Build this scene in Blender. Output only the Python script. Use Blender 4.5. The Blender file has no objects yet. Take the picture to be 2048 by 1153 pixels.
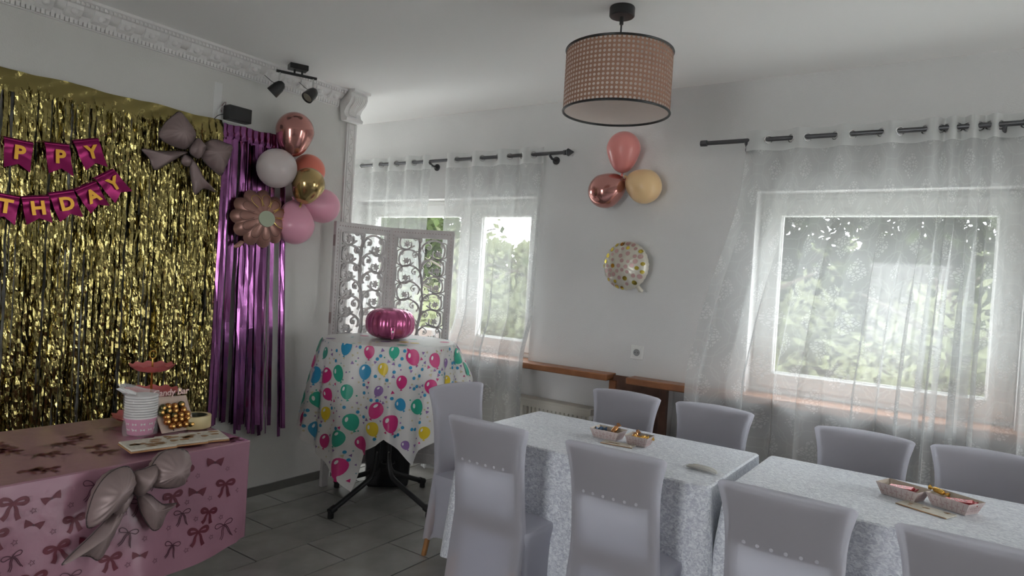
import bpy, math, random
from mathutils import Vector, Matrix
R_ = random.Random(7)
PI = math.pi
sc = bpy.context.scene
COL = sc.collection
# ------------------------------------------------------------------ camera
cam_d = bpy.data.cameras.new('camera'); cam = bpy.data.objects.new('camera', cam_d); COL.objects.link(cam)
sc.camera = cam
cam_d.sensor_width = 36; cam_d.sensor_fit = 'HORIZONTAL'; cam_d.lens = 1339.9/2048*36
cam_d.clip_start = .05; cam_d.clip_end = 200
YAW, PITCH, ROLL, EYE = -.608426, -.0154014, .0617399, 1.48
fw = Vector((math.sin(YAW)*math.cos(PITCH), math.cos(YAW)*math.cos(PITCH), math.sin(PITCH)))
rt = Vector((math.cos(YAW), -math.sin(YAW), 0)); up = rt.cross(fw)
rt2 = math.cos(ROLL)*rt + math.sin(ROLL)*up; up2 = -math.sin(ROLL)*rt + math.cos(ROLL)*up
cm = Matrix((rt2, up2, -fw)).transposed().to_4x4(); cm.translation = (0, 0, EYE)
cam.matrix_world = cm
# ------------------------------------------------------------------ world, exposure
SKY = 14.5
w = bpy.data.worlds.new('sky'); sc.world = w; w.use_nodes = True
wn = w.node_tree.nodes; wl = w.node_tree.links
bg = wn['Background']
tc = wn.new('ShaderNodeTexCoord'); sep = wn.new('ShaderNodeSeparateXYZ'); rmp = wn.new('ShaderNodeValToRGB')
wl.new(tc.outputs['Generated'], sep.inputs[0]); wl.new(sep.outputs['Z'], rmp.inputs[0])
rmp.color_ramp.elements[0].position = 0; rmp.color_ramp.elements[0].color = (.97, .98, 1, 1)
rmp.color_ramp.elements[1].position = 1; rmp.color_ramp.elements[1].color = (.88, .95, 1, 1)
wl.new(rmp.outputs[0], bg.inputs[0]); bg.inputs[1].default_value = SKY
vs = sc.view_settings
sc.display_settings.display_device = 'sRGB'
vs.view_transform = 'Standard'; vs.look = 'None'; vs.exposure = 0.0; vs.gamma = 1; vs.use_curve_mapping = False
cy = sc.cycles
cy.max_bounces = 8; cy.diffuse_bounces = 6; cy.glossy_bounces = 3; cy.transmission_bounces = 4; cy.transparent_max_bounces = 18
cy.caustics_reflective = False; cy.caustics_refractive = False; cy.sample_clamp_indirect = 6
cy.use_denoising = True
try: cy.denoiser = 'OPENIMAGEDENOISE'
except Exception: pass
# ------------------------------------------------------------------ room sizes
XL, CZ, YB = -3.69, 2.69, 3.88        # left wall face, ceiling height, window wall face
XR, YF, XA = 3.3, -3.4, -5.6          # right wall, wall behind the camera, end of the side space
WTH = .30
WIN = [(-4.37, -2.53, .915, 2.05), (-1.06, .17, .915, 2.05), (1.45, 2.70, .915, 2.05)]

def portal(x, y, z, sx, sz, rot):
    l = bpy.data.lights.new('window_portal', 'AREA'); l.shape = 'RECTANGLE'; l.size = sx; l.size_y = sz
    l.cycles.is_portal = True
    o = bpy.data.objects.new('window_portal', l); COL.objects.link(o); o.location = (x, y, z); o.rotation_euler = rot
for (a, b, c, d) in WIN:
    portal((a+b)/2, YB+WTH+.02, (c+d)/2, b-a, d-c, (-PI/2, 0, 0))

RFILL = (2.7, 3.3, .05, 2.05)           # unseen opening in the right wall, added as daylight fill
SFILL = (2.9, 3.6, .05, 2.05)          # unseen opening added at the end of the side space to brighten it
portal(XR+.22, (RFILL[0]+RFILL[1])/2, (RFILL[2]+RFILL[3])/2, RFILL[1]-RFILL[0], RFILL[3]-RFILL[2], (PI/2, 0, PI/2))
portal(XA-.22, (SFILL[0]+SFILL[1])/2, (SFILL[2]+SFILL[3])/2, SFILL[1]-SFILL[0], SFILL[3]-SFILL[2], (PI/2, 0, -PI/2))

FFILL = (-1.4, -.35, .05, 2.05)          # unseen opening added behind the camera for frontal fill daylight
portal((FFILL[0]+FFILL[1])/2, YF-.22, (FFILL[2]+FFILL[3])/2, FFILL[1]-FFILL[0], FFILL[3]-FFILL[2], (PI/2, 0, 0))

# ------------------------------------------------------------------ materials
MATS = {}
def nt(name):
    m = bpy.data.materials.new(name); m.use_nodes = True; MATS[name] = m
    n = m.node_tree; n.nodes.clear()
    return m, n, n.nodes.new('ShaderNodeOutputMaterial')
def N(n, t, **kw):
    x = n.nodes.new(t)
    for k, v in kw.items(): setattr(x, k, v)
    return x
def pm(name, col, rough=.5, metal=0., bump=None, var=None, spec=.5, sheen=0., coat=0., alpha=None, trans=0., coords='Object', sub=0.):
    m, n, out = nt(name)
    b = N(n, 'ShaderNodeBsdfPrincipled'); n.links.new(b.outputs[0], out.inputs[0])
    c4 = (*col, 1)
    b.inputs['Base Color'].default_value = c4; b.inputs['Roughness'].default_value = rough
    b.inputs['Metallic'].default_value = metal; b.inputs['Specular IOR Level'].default_value = spec
    b.inputs['Sheen Weight'].default_value = sheen; b.inputs['Coat Weight'].default_value = coat
    if sub:
        b.inputs['Subsurface Weight'].default_value = sub; b.inputs['Subsurface Radius'].default_value = (.03, .02, .02)
    tcn = None
    def co():
        nonlocal tcn
        if tcn is None: tcn = N(n, 'ShaderNodeTexCoord')
        return tcn.outputs[coords]
    if var:
        sc_, amt = var[0], var[1]
        c2 = var[2] if len(var) > 2 else tuple(x*(1-amt) for x in col)
        t = N(n, 'ShaderNodeTexNoise'); t.inputs['Scale'].default_value = sc_; t.inputs['Detail'].default_value = 5
        n.links.new(co(), t.inputs['Vector'])
        r = N(n, 'ShaderNodeValToRGB'); r.color_ramp.elements[0].position = .35; r.color_ramp.elements[1].position = .65
        r.color_ramp.elements[0].color = (*c2, 1); r.color_ramp.elements[1].color = c4
        n.links.new(t.outputs[0], r.inputs[0]); n.links.new(r.outputs[0], b.inputs['Base Color'])
    if bump:
        sc_, st = bump[0], bump[1]
        t = N(n, 'ShaderNodeTexNoise'); t.inputs['Scale'].default_value = sc_; t.inputs['Detail'].default_value = 3
        if len(bump) > 2:
            mp = N(n, 'ShaderNodeMapping'); mp.inputs['Scale'].default_value = bump[2]
            n.links.new(co(), mp.inputs[0]); n.links.new(mp.outputs[0], t.inputs['Vector'])
        else: n.links.new(co(), t.inputs['Vector'])
        bp = N(n, 'ShaderNodeBump'); bp.inputs['Strength'].default_value = st; bp.inputs['Distance'].default_value = .01
        n.links.new(t.outputs[0], bp.inputs['Height']); n.links.new(bp.outputs[0], b.inputs['Normal'])
    if alpha is not None:
        tr = N(n, 'ShaderNodeBsdfTransparent'); mx = N(n, 'ShaderNodeMixShader'); mx.inputs[0].default_value = alpha
        n.links.new(tr.outputs[0], mx.inputs[1]); n.links.new(b.outputs[0], mx.inputs[2]); n.links.new(mx.outputs[0], out.inputs[0])
    if trans:
        tl = N(n, 'ShaderNodeBsdfTranslucent'); tl.inputs[0].default_value = c4
        mx = N(n, 'ShaderNodeMixShader'); mx.inputs[0].default_value = trans
        n.links.new(b.outputs[0], mx.inputs[1]); n.links.new(tl.outputs[0], mx.inputs[2]); n.links.new(mx.outputs[0], out.inputs[0])
    return m

pm('plaster', (.75, .745, .74), .85, bump=(160, .22), var=(3, .04))
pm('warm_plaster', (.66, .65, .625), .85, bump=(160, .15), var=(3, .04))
pm('ceiling_paint', (.90, .895, .88), .9, bump=(60, .06))
pm('outer_paint', (.72, .71, .70), .9)
pm('stucco_white', (.80, .785, .775), .6, bump=(90, .10))
pm('tile', (.35, .34, .318), .24, bump=(25, .05), var=(4, .35, (.26, .252, .235)))
pm('grout', (.012, .012, .011), .9)
pm('skirting_tile', (.16, .155, .14), .4, var=(6, .3))
pm('pvc', (.83, .83, .81), .3)
pm('sill_wood', (.34, .135, .055), .35, bump=(40, .08, (1, 12, 12)), var=(9, .3))
pm('dark_wood', (.16, .075, .045), .45, bump=(40, .1, (12, 12, 1)), var=(12, .35))
pm('leg_wood', (.40, .19, .07), .4, var=(14, .3))
pm('radiator_paint', (.66, .63, .56), .4)
pm('black_metal', (.014, .014, .015), .38)
pm('black_plastic', (.011, .011, .012), .45, bump=(120, .05))
pm('rod_metal', (.10, .10, .105), .35, .75)
pm('chrome', (.75, .75, .75), .15, 1)
pm('white_plastic', (.80, .80, .78), .35)
pm('socket_grey', (.30, .30, .30), .5)
pm('dark_slot', (.03, .03, .03), .6)
pm('lamp_lens', (.55, .52, .42), .3)
pm('grass', (.07, .085, .04), .9, var=(2, .5))
pm('uplight_paving', (.70, .69, .65), .9, var=(3, .15))
pm('bark', (.05, .038, .028), .9, bump=(20, .4))

def glassmat():
    m, n, out = nt('pane_glass')
    t = N(n, 'ShaderNodeBsdfTransparent'); t.inputs[0].default_value = (.96, .97, .97, 1)
    g = N(n, 'ShaderNodeBsdfGlossy'); g.inputs['Roughness'].default_value = .02
    mx = N(n, 'ShaderNodeMixShader')
    mx.inputs[0].default_value = .05; n.links.new(t.outputs[0], mx.inputs[1]); n.links.new(g.outputs[0], mx.inputs[2]); n.links.new(mx.outputs[0], out.inputs[0])
glassmat()

def fabric(name, col, opaque, translucent, tcol=None):
    """thin woven cloth: part of the light passes straight through the weave, part is scattered to either side"""
    m, n, out = nt(name)
    d = N(n, 'ShaderNodeBsdfDiffuse'); d.inputs[0].default_value = (*col, 1)
    t = N(n, 'ShaderNodeBsdfTranslucent'); t.inputs[0].default_value = (*(tcol or col), 1)
    mx = N(n, 'ShaderNodeMixShader'); mx.inputs[0].default_value = translucent
    n.links.new(d.outputs[0], mx.inputs[1]); n.links.new(t.outputs[0], mx.inputs[2])
    tr = N(n, 'ShaderNodeBsdfTransparent'); m2 = N(n, 'ShaderNodeMixShader'); m2.inputs[0].default_value = opaque
    n.links.new(tr.outputs[0], m2.inputs[1]); n.links.new(mx.outputs[0], m2.inputs[2]); n.links.new(m2.outputs[0], out.inputs[0])
    return m, n, m2
fabric('spandex', (.75, .745, .825), .80, .58, (.86, .86, .92))
fabric('curtain_header', (.82, .83, .82), .82, .35)

def sheer():
    m, n, m2 = fabric('sheer_lace', (.68, .69, .685), .45, .35)
    uv = N(n, 'ShaderNodeUVMap')
    sp = N(n, 'ShaderNodeSeparateXYZ'); n.links.new(uv.outputs[0], sp.inputs[0])
    def mth(op, a, b=None, c=None):
        x = N(n, 'ShaderNodeMath', operation=op)
        for i, v in enumerate((a, b, c)):
            if v is None: continue
            if isinstance(v, (int, float)): x.inputs[i].default_value = v
            else: n.links.new(v, x.inputs[i])
        return x.outputs[0]
    u = mth('DIVIDE', sp.outputs['X'], .20); v = mth('DIVIDE', sp.outputs['Y'], .27)
    def cell(off):
        a = mth('SUBTRACT', mth('FRACT', mth('ADD', u, off)), .5); b = mth('SUBTRACT', mth('FRACT', mth('ADD', v, off)), .5)
        return mth('ABSOLUTE', a), mth('ABSOLUTE', b)
    vor = N(n, 'ShaderNodeTexVoronoi', feature='DISTANCE_TO_EDGE'); vor.inputs['Scale'].default_value = 70
    n.links.new(uv.outputs[0], vor.inputs['Vector'])
    lace = mth('GREATER_THAN', vor.outputs['Distance'], .12)
    tot = None
    for off in (0, .5):
        a, b = cell(off)
        # medallion: diamond with scalloped rim ; ring of scrolls around it
        ang = mth('ARCTAN2', b, a)
        rad = mth('ADD', mth('MULTIPLY', a, 1.55), mth('MULTIPLY', b, 1.25))
        rim = mth('MULTIPLY', mth('SINE', mth('MULTIPLY', ang, 14)), .025)
        rr = mth('ADD', rad, rim)
        core = mth('MULTIPLY', mth('LESS_THAN', rr, .34), lace)
        d2 = mth('SQRT', mth('ADD', mth('POWER', a, 2), mth('POWER', mth('SUBTRACT', b, .05), 2)))
        ring = mth('MULTIPLY', mth('LESS_THAN', mth('ABSOLUTE', mth('SUBTRACT', mth('ADD', d2, mth('MULTIPLY', mth('SINE', mth('MULTIPLY', ang, 22)), .008)), .36)), .012), .28)
        s = mth('MAXIMUM', core, ring)
        tot = s if tot is None else mth('MAXIMUM', tot, s)
    fac = mth('ADD', mth('MULTIPLY', tot, .17), .52)
    n.links.new(fac, m2.inputs[0])
sheer()

def velvet():
    m, n, out = nt('crushed_velvet')
    b = N(n, 'ShaderNodeBsdfPrincipled'); n.links.new(b.outputs[0], out.inputs[0])
    b.inputs['Roughness'].default_value = .36; b.inputs['Sheen Weight'].default_value = .5; b.inputs['Sheen Roughness'].default_value = .35
    t0 = N(n, 'ShaderNodeTexCoord')
    mp = N(n, 'ShaderNodeMapping'); mp.inputs['Rotation'].default_value = (.3, .2, .6); mp.inputs['Scale'].default_value = (1, 1.9, 1.4)
    n.links.new(t0.outputs['Object'], mp.inputs[0])
    t = N(n, 'ShaderNodeTexNoise'); t.inputs['Scale'].default_value = 62; t.inputs['Detail'].default_value = 4; t.inputs['Distortion'].default_value = 1.2
    n.links.new(mp.outputs[0], t.inputs['Vector'])
    r = N(n, 'ShaderNodeValToRGB'); r.color_ramp.elements[0].position = .36; r.color_ramp.elements[1].position = .66
    r.color_ramp.elements[0].color = (.56, .58, .66, 1); r.color_ramp.elements[1].color = (.93, .96, 1, 1)
    n.links.new(t.outputs[0], r.inputs[0]); n.links.new(r.outputs[0], b.inputs['Base Color'])
    bp = N(n, 'ShaderNodeBump'); bp.inputs['Strength'].default_value = .85; bp.inputs['Distance'].default_value = .008
    n.links.new(t.outputs[0], bp.inputs['Height']); n.links.new(bp.outputs[0], b.inputs['Normal'])
velvet()

pm('gold_foil', (.37, .305, .115), .16, 1, bump=(70, .30, (1, 1, .5)))
pm('purple_foil', (.28, .105, .265), .20, 1, bump=(30, .12, (1, 1, .25)))
pm('magenta_foil', (.27, .006, .095), .30, .6)
pm('gold_letter', (.72, .36, .03), .35, .4)
pm('bow_foil', (.25, .185, .18), .5, .35, bump=(20, .06))
pm('seam_dark', (.05, .035, .035), .6)
pm('rose_chrome', (.55, .26, .23), .16, .85)
pm('gold_chrome', (.50, .36, .16), .16, .9)
pm('white_balloon', (.60, .53, .52), .28, sub=.2)
pm('coral_balloon', (.78, .20, .14), .3)
pm('pink_balloon', (.76, .36, .47), .28, sub=.2)
pm('salmon_balloon', (.74, .27, .25), .28, sub=.1)
pm('peach_balloon', (.80, .55, .29), .28, sub=.1)
pm('flower_foil', (.36, .19, .155), .38, .45)
pm('flower_centre', (.36, .40, .29), .5)
pm('gold_line', (.85, .62, .16), .2, 1)
pm('flower_line', (.14, .07, .055), .5)
pm('pink_foil', (.50, .12, .26), .2, .7)
pm('cream_foil', (.62, .585, .50), .3, .15)
pm('dot_rose', (.46, .29, .27), .35, .2)
pm('dot_gold', (.75, .58, .10), .18, 1)
pm('pink_plastic', (.33, .165, .215), .25, bump=(14, .25), spec=.6)
pm('print_rose', (.12, .016, .03), .4)
pm('print_line', (.085, .022, .04), .4)
pm('party_plastic', (.79, .775, .755), .35, bump=(12, .15), trans=.12)
for nme, c in dict(p_blue=(.03, .29, .52), p_pink=(.60, .03, .19), p_green=(.03, .40, .27), p_yellow=(.75, .55, .03), p_purple=(.27, .15, .38), p_beige=(.62, .55, .36), p_white=(.85, .85, .83), p_teal=(.25, .42, .46)).items():
    pm(nme, c, .35)
pm('rattan', (.36, .19, .125), .6, bump=(200, .2))
pm('shade_liner', (.86, .79, .75), .8, trans=.5)
pm('screen_paint', (.60, .57, .565), .65, bump=(90, .15), var=(20, .12))
pm('hinge_metal', (.35, .27, .27), .4, .5)
pm('stand_pink', (.60, .15, .15), .35)
pm('paper_white', (.72, .70, .69), .6)
pm('cup_pink', (.60, .16, .32), .5)
pm('clear_film', (.9, .9, .9), .08, alpha=.22)
pm('board_wood', (.58, .44, .36), .6, var=(30, .15))
pm('sign_pink', (.70, .48, .45), .6)
pm('choco_orange', (.36, .13, .03), .25, .6)
pm('choco_green', (.13, .12, .05), .22, .6)
pm('choco_centre', (.62, .35, .10), .25, .7)
pm('tape_beige', (.56, .46, .24), .4)
pm('tape_core', (.12, .13, .09), .7)
pm('napkin_print', (.30, .165, .07), .7)
pm('napkin_paper', (.66, .61, .52), .7, var=(60, .2))
pm('kraft', (.42, .22, .10), .7)
pm('tray_paper', (.62, .53, .51), .7, var=(40, .12))
pm('tray_inside', (.58, .50, .42), .7)
pm('tray_print', (.44, .30, .29), .7)
pm('candy_red', (.30, .015, .02), .25, .3)
pm('candy_gold', (.72, .42, .10), .2, .9)
pm('candy_copper', (.50, .24, .10), .22, .9)
pm('candy_blue', (.05, .09, .17), .3, .5)
pm('bundle_film', (.52, .50, .45), .3, bump=(60, .4))
pm('white_print', (.75, .72, .70), .5)
def leafmat(name, c):
    m, n, out = nt(name)
    d = N(n, 'ShaderNodeBsdfDiffuse'); d.inputs[0].default_value = (*c, 1)
    t = N(n, 'ShaderNodeBsdfTranslucent'); t.inputs[0].default_value = (*[x*1.3 for x in c], 1)
    mx = N(n, 'ShaderNodeMixShader'); mx.inputs[0].default_value = .45
    n.links.new(d.outputs[0], mx.inputs[1]); n.links.new(t.outputs[0], mx.inputs[2]); n.links.new(mx.outputs[0], out.inputs[0])
leafmat('leaf_dark', (.014, .022, .009)); leafmat('leaf_mid', (.05, .068, .025)); leafmat('leaf_pale', (.14, .15, .085))

# ------------------------------------------------------------------ mesh helpers
class MB:
    def __init__(s): s.v = []; s.f = []; s.m = []; s.uv = None
    def add(s, vs_, fs, mi=0):
        o = len(s.v); s.v += [tuple(p) for p in vs_]
        for f in fs: s.f.append(tuple(i+o for i in f)); s.m.append(mi)
        return s
    def box(s, x0, x1, y0, y1, z0, z1, mi=0):
        v = [(x, y, z) for z in (z0, z1) for y in (y0, y1) for x in (x0, x1)]
        return s.add(v, [(0, 2, 3, 1), (4, 5, 7, 6), (0, 1, 5, 4), (2, 6, 7, 3), (0, 4, 6, 2), (1, 3, 7, 5)], mi)
    def bbox(s, x0, x1, y0, y1, z0, z1, b=.004, mi=0):
        """box with chamfered edges"""
        V = []; idx = {}
        for sx in (0, 1):
            for sy in (0, 1):
                for sz in (0, 1):
                    X = (x0, x1)[sx]; Y = (y0, y1)[sy]; Z = (z0, z1)[sz]
                    dx = b if sx == 0 else -b; dy = b if sy == 0 else -b; dz = b if sz == 0 else -b
                    for k, p in enumerate(((X, Y+dy, Z+dz), (X+dx, Y, Z+dz), (X+dx, Y+dy, Z))):
                        idx[(sx, sy, sz, k)] = len(V); V.append(p)
        F = []
        i = idx
        for a in (0, 1):
            F.append([i[(a, 0, 0, 0)], i[(a, 1, 0, 0)], i[(a, 1, 1, 0)], i[(a, 0, 1, 0)]])
            F.append([i[(0, a, 0, 1)], i[(1, a, 0, 1)], i[(1, a, 1, 1)], i[(0, a, 1, 1)]])
            F.append([i[(0, 0, a, 2)], i[(1, 0, a, 2)], i[(1, 1, a, 2)], i[(0, 1, a, 2)]])
            for c in (0, 1):
                F.append([i[(a, c, 0, 0)], i[(a, c, 1, 0)], i[(a, c, 1, 1)], i[(a, c, 0, 1)]])
                F.append([i[(a, 0, c, 0)], i[(a, 1, c, 0)], i[(a, 1, c, 2)], i[(a, 0, c, 2)]])
                F.append([i[(0, a, c, 1)], i[(1, a, c, 1)], i[(1, a, c, 2)], i[(0, a, c, 2)]])
                for d in (0, 1): F.append([i[(a, c, d, 0)], i[(a, c, d, 1)], i[(a, c, d, 2)]])
        return s.add(V, F, mi)
    def grid(s, nu, nv, fn, cu=False, cv=False, mi=0):
        V = [fn(i/(nu if cu else nu-1), j/(nv if cv else nv-1)) for j in range(nv) for i in range(nu)]
        F = []
        for j in range(nv if cv else nv-1):
            for i in range(nu if cu else nu-1):
                a = j*nu+i; b = j*nu+(i+1) % nu; c = ((j+1) % nv)*nu+(i+1) % nu; d = ((j+1) % nv)*nu+i
                F.append((a, b, c, d))
        return s.add(V, F, mi)
    def tube(s, pts, r, n=8, mi=0, cap=True):
        pts = [Vector(p) for p in pts]; rs = r if isinstance(r, (list, tuple)) else [r]*len(pts)
        V = []; prev = None
        for k, p in enumerate(pts):
            d = (pts[min(k+1, len(pts)-1)]-pts[max(k-1, 0)]).normalized()
            if prev is None:
                a = d.cross(Vector((0, 0, 1)))
                if a.length < 1e-3: a = d.cross(Vector((1, 0, 0)))
            else: a = prev-d*prev.dot(d)
            a.normalize(); prev = a; b = d.cross(a)
            for i in range(n):
                t = 2*PI*i/n; V.append(p+(a*math.cos(t)+b*math.sin(t))*rs[k])
        F = [(k*n+i, k*n+(i+1) % n, (k+1)*n+(i+1) % n, (k+1)*n+i) for k in range(len(pts)-1) for i in range(n)]
        if cap: F += [tuple(range(n))[::-1], tuple(range((len(pts)-1)*n, len(pts)*n))]
        return s.add(V, F, mi)
    def lathe(s, prof, n=24, c=(0, 0, 0), ax=None, mi=0, mod=None):
        """prof: list of (r, h); ax: axis direction"""
        q = Vector((0, 0, 1)).rotation_difference(Vector(ax)) if ax is not None else None
        V = []
        for (r, h) in prof:
            for i in range(n):
                t = 2*PI*i/n; k = mod(t, r, h) if mod else 1
                p = Vector((r*k*math.cos(t), r*k*math.sin(t), h))
                if q: p = q @ p
                V.append(p+Vector(c))
        F = [(k*n+i, k*n+(i+1) % n, (k+1)*n+(i+1) % n, (k+1)*n+i) for k in range(len(prof)-1) for i in range(n)]
        if prof[0][0] > 1e-6: F.append(tuple(range(n))[::-1])
        if prof[-1][0] > 1e-6: F.append(tuple(range((len(prof)-1)*n, len(prof)*n)))
        return s.add(V, F, mi)
    def prism(s, poly, fn, d0, d1, mi=0):
        """extrude 2D polygon: fn(a,b,d)->3D"""
        n = len(poly)
        V = [fn(a, b, d0) for a, b in poly]+[fn(a, b, d1) for a, b in poly]
        F = [tuple(range(n))[::-1], tuple(range(n, 2*n))]+[(i, (i+1) % n, n+(i+1) % n, n+i) for i in range(n)]
        return s.add(V, F, mi)
    def ribbon(s, pts, w, fn, d0=None, d1=None, mi=0):
        """2D polyline with width w, mapped by fn(a,b,d). flat if d1 is None else a solid bar"""
        ws = w if isinstance(w, (list, tuple)) else [w]*len(pts)
        L = []; Rr = []
        for k, (a, b) in enumerate(pts):
            p0 = pts[max(k-1, 0)]; p1 = pts[min(k+1, len(pts)-1)]
            dx, dy = p1[0]-p0[0], p1[1]-p0[1]; l = math.hypot(dx, dy) or 1
            nx, ny = -dy/l*ws[k]/2, dx/l*ws[k]/2
            L.append((a+nx, b+ny)); Rr.append((a-nx, b-ny))
        n = len(pts)
        if d1 is None:
            return s.add([fn(*p, d0 or 0) for p in L]+[fn(*p, d0 or 0) for p in Rr], [(n+k, n+k+1, k+1, k) for k in range(n-1)], mi)
        V = [fn(*p, d0) for p in L]+[fn(*p, d0) for p in Rr]+[fn(*p, d1) for p in L]+[fn(*p, d1) for p in Rr]
        F = []
        for k in range(n-1):
            F += [(k, k+1, n+k+1, n+k), (2*n+k, 3*n+k, 3*n+k+1, 2*n+k+1), (k, 2*n+k, 2*n+k+1, k+1), (n+k, n+k+1, 3*n+k+1, 3*n+k)]
        F += [(0, n, 3*n, 2*n), (n-1, 3*n-1, 4*n-1, 2*n-1)][:2]
        return s.add(V, F, mi)
    def puff(s, poly, c, thick, fn, rings=6, both=True, mi=0, power=.55, wr=0, wn=14, rim=0):
        """inflated foil shape: star-shaped outline round c, fn(a,b,d)"""
        n = len(poly); V = []; F = []
        ts = [(k/rings)**1.25 for k in range(rings)]     # 0 at the rim .. towards the centre
        for side in ((1, -1) if both else (1,)):
            o = len(V)
            for k, t in enumerate(ts):
                for i, (a, b) in enumerate(poly):
                    h = thick*(1-(1-t)**2)**power if t > 0 else 0
                    h *= 1+wr*math.sin(wn*2*PI*i/n)*(1-t)**3
                    g = (1-t)*(1+(rim*(1 if i % 2 else -1) if k == 0 else 0))
                    V.append(fn(c[0]+(a-c[0])*g, c[1]+(b-c[1])*g, side*h))
            V.append(fn(c[0], c[1], side*thick))
            for k in range(rings-1):
                for i in range(n):
                    q = (o+k*n+i, o+k*n+(i+1) % n, o+(k+1)*n+(i+1) % n, o+(k+1)*n+i)
                    F.append(q if side > 0 else q[::-1])
            cc = o+rings*n
            for i in range(n):
                q = (o+(rings-1)*n+i, o+(rings-1)*n+(i+1) % n, cc); F.append(q if side > 0 else q[::-1])
        return s.add(V, F, mi)
    def mesh(s, name, mats, smooth=True):
        me = bpy.data.meshes.new(name); me.from_pydata(s.v, [], s.f); me.update()
        for m in (mats if isinstance(mats, (list, tuple)) else [mats]): me.materials.append(MATS[m])
        if len(me.materials) > 1:
            me.polygons.foreach_set('material_index', s.m)
        if smooth:
            me.polygons.foreach_set('use_smooth', [True]*len(me.polygons))
            if smooth != 'full':
                try: me.set_sharp_from_angle(angle=math.radians(38))
                except Exception: pass
        if s.uv:
            u = me.uv_layers.new(name='UVMap')
            for lp in me.loops: u.data[lp.index].uv = s.uv[lp.vertex_index]
        return me
    def obj(s, name, mats, parent=None, smooth=True):
        return link(name, s.mesh(name, mats, smooth), parent)
def link(name, me, parent=None, loc=None, rot=None):
    o = bpy.data.objects.new(name, me); COL.objects.link(o)
    if parent: o.parent = parent
    if loc: o.location = loc
    if rot: o.rotation_euler = rot
    return o
def tag(o, label, cat=None, group=None, kind=None):
    o['label'] = label
    if cat: o['category'] = cat
    if group: o['group'] = group
    if kind: o['kind'] = kind
    return o
def thing(name, label, cat, loc=(0, 0, 0), rz=0, group=None, kind=None):
    o = bpy.data.objects.new(name, None); COL.objects.link(o); o.location = loc; o.rotation_euler = (0, 0, rz)
    o.empty_display_size = .05
    return tag(o, label, cat, group, kind)
def struct(name, mb, mats, label, smooth=True): return tag(mb.obj(name, mats, None, smooth), label, kind='structure')
def lerp(a, b, t): return a+(b-a)*t
def sstep(a, b, x):
    t = min(1, max(0, (x-a)/(b-a))); return t*t*(3-2*t)
def catmull(P, n=8, closed=False):
    out = []; m = len(P); rng = range(m) if closed else range(m-1)
    g = (lambda i: P[i % m]) if closed else (lambda i: P[min(max(i, 0), m-1)])
    for i in rng:
        p0, p1, p2, p3 = g(i-1), g(i), g(i+1), g(i+2)
        for k in range(n):
            t = k/n
            out.append(tuple(.5*(2*p1[d]+(p2[d]-p0[d])*t+(2*p0[d]-5*p1[d]+4*p2[d]-p3[d])*t*t+(3*p1[d]-p0[d]-3*p2[d]+p3[d])*t**3) for d in range(len(p1))))
    if not closed: out.append(tuple(P[-1]))
    return out
# ------------------------------------------------------------------ floor with single tiles
fl = struct('floor', MB().box(XA, XR, YF, YB+.12, -.06, -.006), 'grout', 'dark grey tiled floor with thin black joints', False)
TW, TL = .298, .606
def tiles(x0, x1, y0, y1):
    full = MB().bbox(-TW/2+.004, TW/2-.004, -TL/2+.004, TL/2-.004, -.006, 0, .0008).mesh('tile', 'tile', False)
    k0 = math.floor((x0+3.148)/TW)
    k = k0
    while -3.148+k*TW < x1:
        xa, xb = -3.148+k*TW, -3.148+(k+1)*TW
        off = 2.636+(TL/2 if k % 2 else 0)
        j = math.floor((y0-off)/TL)
        while off+j*TL < y1:
            ya, yb = off+j*TL, off+(j+1)*TL
            cx0, cx1, cy0, cy1 = max(xa, x0), min(xb, x1), max(ya, y0), min(yb, y1)
            if cx1-cx0 > .02 and cy1-cy0 > .02:
                if cx1-cx0 > TW-.001 and cy1-cy0 > TL-.001: link('tile', full, fl, ((xa+xb)/2, (ya+yb)/2, 0))
                else: MB().bbox(cx0+.004, cx1-.004, cy0+.004, cy1-.004, -.006, 0, .0008).obj('tile', 'tile', fl, False)
            j += 1
        k += 1
tiles(XL+.001, 1.6, .3, YB-.001)
tiles(XA+.001, XL-.002, 3.26, YB-.001)
MB().box(1.602, XR, YF, YB, -.006, 0).box(XL+.001, 1.6, YF, .298, -.006, 0).obj('floor_slab', 'tile', fl, False)

struct('ceiling', MB().box(XA-.2, XR+.2, YF-.2, YB+WTH, CZ, CZ+.15), 'ceiling_paint', 'plain white ceiling above the whole room', False)
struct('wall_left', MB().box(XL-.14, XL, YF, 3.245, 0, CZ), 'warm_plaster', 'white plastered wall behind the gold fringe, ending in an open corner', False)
# window wall with openings and radiator niches below the sills
mb = MB()
edges = [XA-.2]+[e for q in WIN for e in (q[0], q[1])]+[XR+.2]
z0, z1 = WIN[0][2], WIN[0][3]
mb.box(XA-.2, XR+.2, YB, YB+WTH, z1, CZ)
for i in range(0, len(edges), 2): mb.box(edges[i], edges[i+1], YB, YB+WTH, z0, z1)
NICHE = .12
mb.box(XA-.2, XR+.2, YB+NICHE, YB+WTH, -.06, z0)
for a, b in ((XA-.2, -4.45), (-1.86, -1.52), (.62, 1.2), (2.9, XR+.2)): mb.box(a, b, YB, YB+NICHE, -.06, z0)
struct('wall_back', mb, 'plaster', 'white plastered window wall with radiator niches', False)
a, b, c, d = RFILL
struct('wall_right', MB().box(XR, XR+.2, YF, a, 0, CZ).box(XR, XR+.2, b, YB, 0, CZ).box(XR, XR+.2, a, b, 0, c).box(XR, XR+.2, a, b, d, CZ), 'outer_paint', 'plain white side wall with an added daylight opening', False)
a, b, c, d = SFILL
a, b, c, d = FFILL
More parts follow.
